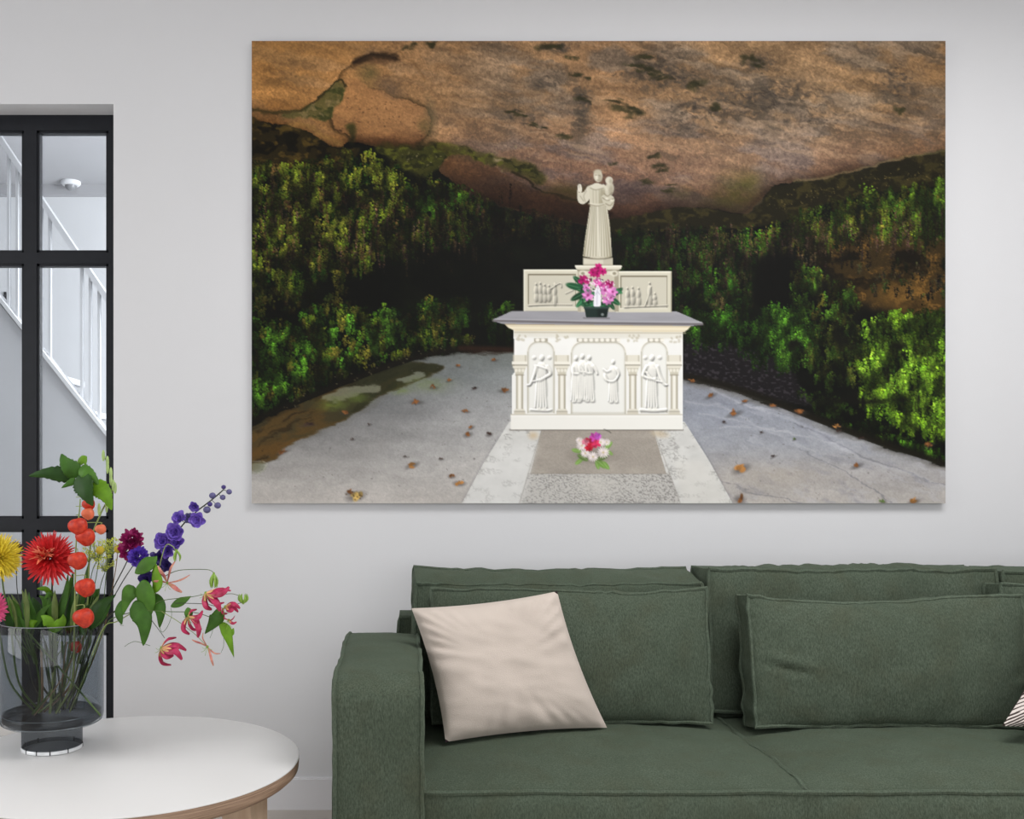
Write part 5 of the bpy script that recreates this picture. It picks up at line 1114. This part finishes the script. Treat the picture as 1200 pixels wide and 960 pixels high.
lily(t, 189, 759, 2.34, [(210, 757), (218, 762), (200, 779), (213, 773), (203, 768), (206, 747)], 'lily_magenta', .5, .0078)
lily(t, 221, 722, 2.335, [(237, 716), (234, 733), (236, 737), (232, 747), (222, 743), (230, 714)], 'lily_magenta', .55, .0070)
lily(t, 243, 758, 2.335, [(225, 750), (238, 742), (258, 766), (250, 780)], 'lily_pale', .15, .0028)
lily(t, 264, 711, 2.335, [(275, 711), (279, 717), (266, 719), (281, 713)], 'lily_magenta', .6, .0058)
lily(t, 268, 727, 2.335, [(277, 729), (263, 722), (275, 722)], 'lily_magenta', .3, .0034)
m = MB()
def crown_bud(u, v, m):
    c = P(u, v+6, 2.335); mb = MB()
    for k in range(6):
        a = k*1.047; e = c+Vector((math.cos(a)*.009, math.sin(a)*.009, .022)); rw = curve([c, c.lerp(e, .5)+Vector((math.cos(a)*.006, math.sin(a)*.006, -.002)), e], 3); mb.tube(rw, [.0016, .0026, .003, .0028, .0022, .0014, .0006][:len(rw)], 5)
    mb.ball(c, .003, nu=8, nv=6); mb.build('bud', M[m], t)
crown_bud(285, 701, 'bud_green')
for (mid, w, m) in [([(254, 714, 0), (255, 722, -.008), (250, 731, -.008), (240, 743, 0)], .0145, 'leaf_green'), ([(257, 729, 0), (264, 737, -.006), (268, 748, -.008), (274, 770, 0)], .0105, 'leaf_lime'), ([(268, 738, .0), (271, 742, -.004), (274, 736, -.004)], .006, 'leaf_lime'), ([(220, 712, 0), (221, 720, -.006), (219, 728, 0)], .008, 'leaf_mid')]:
    leaf(t, [P(u, v, 2.34+dd) for u, v, dd in mid], w*1.25, m, 'lance', .3, .25)
for pts in ([(250, 731), (249, 740), (246, 748)], [(262, 745), (262, 757), (259, 765)], [(274, 768), (274, 771)]): stem(t, [P(u, v, 2.335) for u, v in pts], .0005, 'leaf_green', 'tendril')
# leafy stems filling the vase mouth
FOL = [
    ('broad lime leaf cupped over the vase rim', [([(62, 742, .0), (58, 733, -.02), (52, 726, -.02), (48, 722, -.01)], .016, 'leaf_lime', .2), ([(62, 742, 0), (68, 734, -.02), (73, 727, -.02), (74, 720, -.01)], .013, 'leaf_lime', -.2)], -.05, (62, 742), 2.40),
    ('green leafy stem with a long leaf beside the lowest physalis lantern', [([(106, 738, .0), (110, 722, -.01), (120, 708, -.012), (136, 697, 0)], .021, 'leaf_dark', .4), ([(104, 738, .01), (112, 728, .0), (122, 716, .0), (130, 708, 0)], .015, 'leaf_green', -.3)], .03, (106, 740), 2.42),
    ('green stem with narrow upright leaves under the red dahlia', [([(66, 740, .0), (70, 715, -.005), (76, 695, 0), (80, 672, .01)], .013, 'leaf_green', .5), ([(58, 740, .0), (56, 720, -.005), (52, 705, -.005), (46, 698, 0)], .013, 'leaf_mid', .3), ([(72, 740, .01), (80, 718, .005), (84, 700, 0), (86, 684, .0)], .012, 'leaf_dark', .4), ([(56, 738, 0), (62, 722, -.005), (60, 706, -.005), (62, 692, 0)], .012, 'leaf_mid', -.5)], 0, (64, 740), 2.44),
    ('green leafy stem under the yellow chrysanthemum', [([(40, 738, .0), (38, 722, -.008), (34, 708, -.01), (34, 694, 0)], .010, 'leaf_green', .4), ([(38, 738, .0), (44, 726, -.01), (50, 716, -.01), (60, 708, 0)], .010, 'leaf_mid', .3), ([(24, 740, 0), (20, 722, -.006), (14, 708, -.006), (8, 700, 0)], .013, 'leaf_mid', -.4), ([(30, 740, 0), (33, 734, -.02), (38, 730, -.02), (44, 728, -.01)], .012, 'leaf_lime', .1), ([(14, 740, 0), (10, 730, -.006), (6, 722, -.006), (4, 712, 0)], .013, 'leaf_dark', .3)], -.04, (34, 740), 2.42),
    ('green leafy stem behind the physalis branch', [([(84, 740, .0), (92, 712, .005), (98, 690, .005), (104, 660, .01)], .012, 'leaf_green', .5), ([(80, 740, .0), (78, 718, .0), (82, 690, .0), (86, 670, 0)], .011, 'leaf_mid', -.4), ([(88, 740, .01), (100, 715, .01), (108, 700, .01), (113, 690, .01)], .012, 'leaf_dark', .3), ([(110, 700, 0), (113, 694, -.005), (116, 690, 0)], .009, 'leaf_green', .2)], .01, (84, 740), 2.49),
    ('dark leafy stem at the back of the vase', [([(20, 740, .0), (26, 720, .0), (28, 706, 0), (30, 690, .0)], .014, 'leaf_dark', .4), ([(48, 740, .0), (46, 722, .0), (42, 710, .0), (38, 700, 0)], .016, 'leaf_dark', -.4), ([(96, 742, .0), (92, 728, .0), (90, 712, .0), (92, 700, .0)], .016, 'leaf_dark', .3), ([(70, 742, 0), (66, 728, 0), (64, 712, 0), (66, 700, 0)], .018, 'leaf_dark', .3)], 0, (60, 742), 2.54)]
for i, (lb, lv, dx, (su, sv), d) in enumerate(FOL):
    t = thing('leafy_stem', VB(dx*.6, 0), lb, 'foliage', 'leafy stems in the vase')
    rnd = random.Random(i)
    for k in range(3):       # further stalks of the same plant, bundled towards the vase floor
        uu = 24+rnd.uniform(0, 78); stem(t, [VB(rnd.uniform(-.03, .03), rnd.uniform(-.03, .03)), P(uu*.45+36+rnd.uniform(-8, 8), 800, 2.45+rnd.uniform(-.04, .04)), P(uu*.8+14, 752, 2.46+rnd.uniform(-.06, .05))], rnd.uniform(.0016, .0034), ('stem_green', 'stem_dark', 'stem_pale', 'leaf_dark', 'stem_brown')[(i+k) % 5])
    stem(t, [VB(dx*.7, (d-VD)*.6), P(su*.6+26, 800, (d+VD)/2), P(su, sv, d)], .0026, ('stem_green', 'stem_dark', 'stem_pale')[i % 3])
    for (mid, w, m, tl) in lv:
        u0, v0, dd0 = mid[0]; stem(t, [P(su*.7+20, 775, (d+VD)/2), P((su+u0)/2, 755, d), P(u0, v0, d+dd0)], .0014, 'stem_green', 'leaf_stalk')
        leaf(t, [P(u, v, d+dd) for u, v, dd in mid], w, m, 'lance', tl, .3)
    pm_('leaf_olive', (92, 108, 56), scale=40, spec=.25) if 'leaf_olive' not in M else None
    for k in range(4 if i else 1):
        u0 = rnd.uniform(14, 108); ht = rnd.uniform(22, 52); ln_ = (u0-60)*.25+rnd.uniform(-8, 8); dd = d+rnd.uniform(-.03, .03)
        stem(t, [P(u0*.7+20, 778, (dd+VD)/2), P(u0, 742, dd)], .0014, 'stem_green', 'leaf_stalk')
        leaf(t, [P(u0, 742, dd), P(u0+ln_*.3, 742-ht*.4, dd-.006), P(u0+ln_*.7, 742-ht*.75, dd-.006), P(u0+ln_*1.2, 742-ht, dd)], rnd.uniform(.006, .011), ('leaf_olive', 'leaf_mid', 'leaf_dark', 'leaf_olive')[k], 'lance', rnd.uniform(-.7, .7), .35)
for i, (ua, va, ub, vb, d, m) in enumerate([(30, 738, 118, 842, 2.40, 'stem_green'), (98, 745, 40, 850, 2.40, 'stem_brown'), (10, 738, 66, 848, 2.42, 'stem_pale'), (110, 738, 56, 850, 2.46, 'stem_dark'), (45, 738, 60, 850, 2.50, 'stem_green'), (78, 738, 52, 850, 2.43, 'stem_pale')]):
    if i not in (0, 1): continue
    t = thing('loose_stem', P(ub, vb, d), ('long bare green stalk crossing the vase down to its far side', 'thin brown stalk slanting across the inside of the vase')[i], 'stem')
    b_ = P(ub, vb, d); b_.z = max(b_.z, TZ+.098)
    MB().tube(curve([P(ua, va, d), P((ua+ub)/2+2, (va+vb)/2, d), b_], 6), .0024 if i == 0 else .0013, 6).build('stalk', M[m], t)
    leaf(t, [P(ua, va, d), P(ua-3, va-8, d), P(ua-8, va-16, d)], .006, 'leaf_green', 'lance')
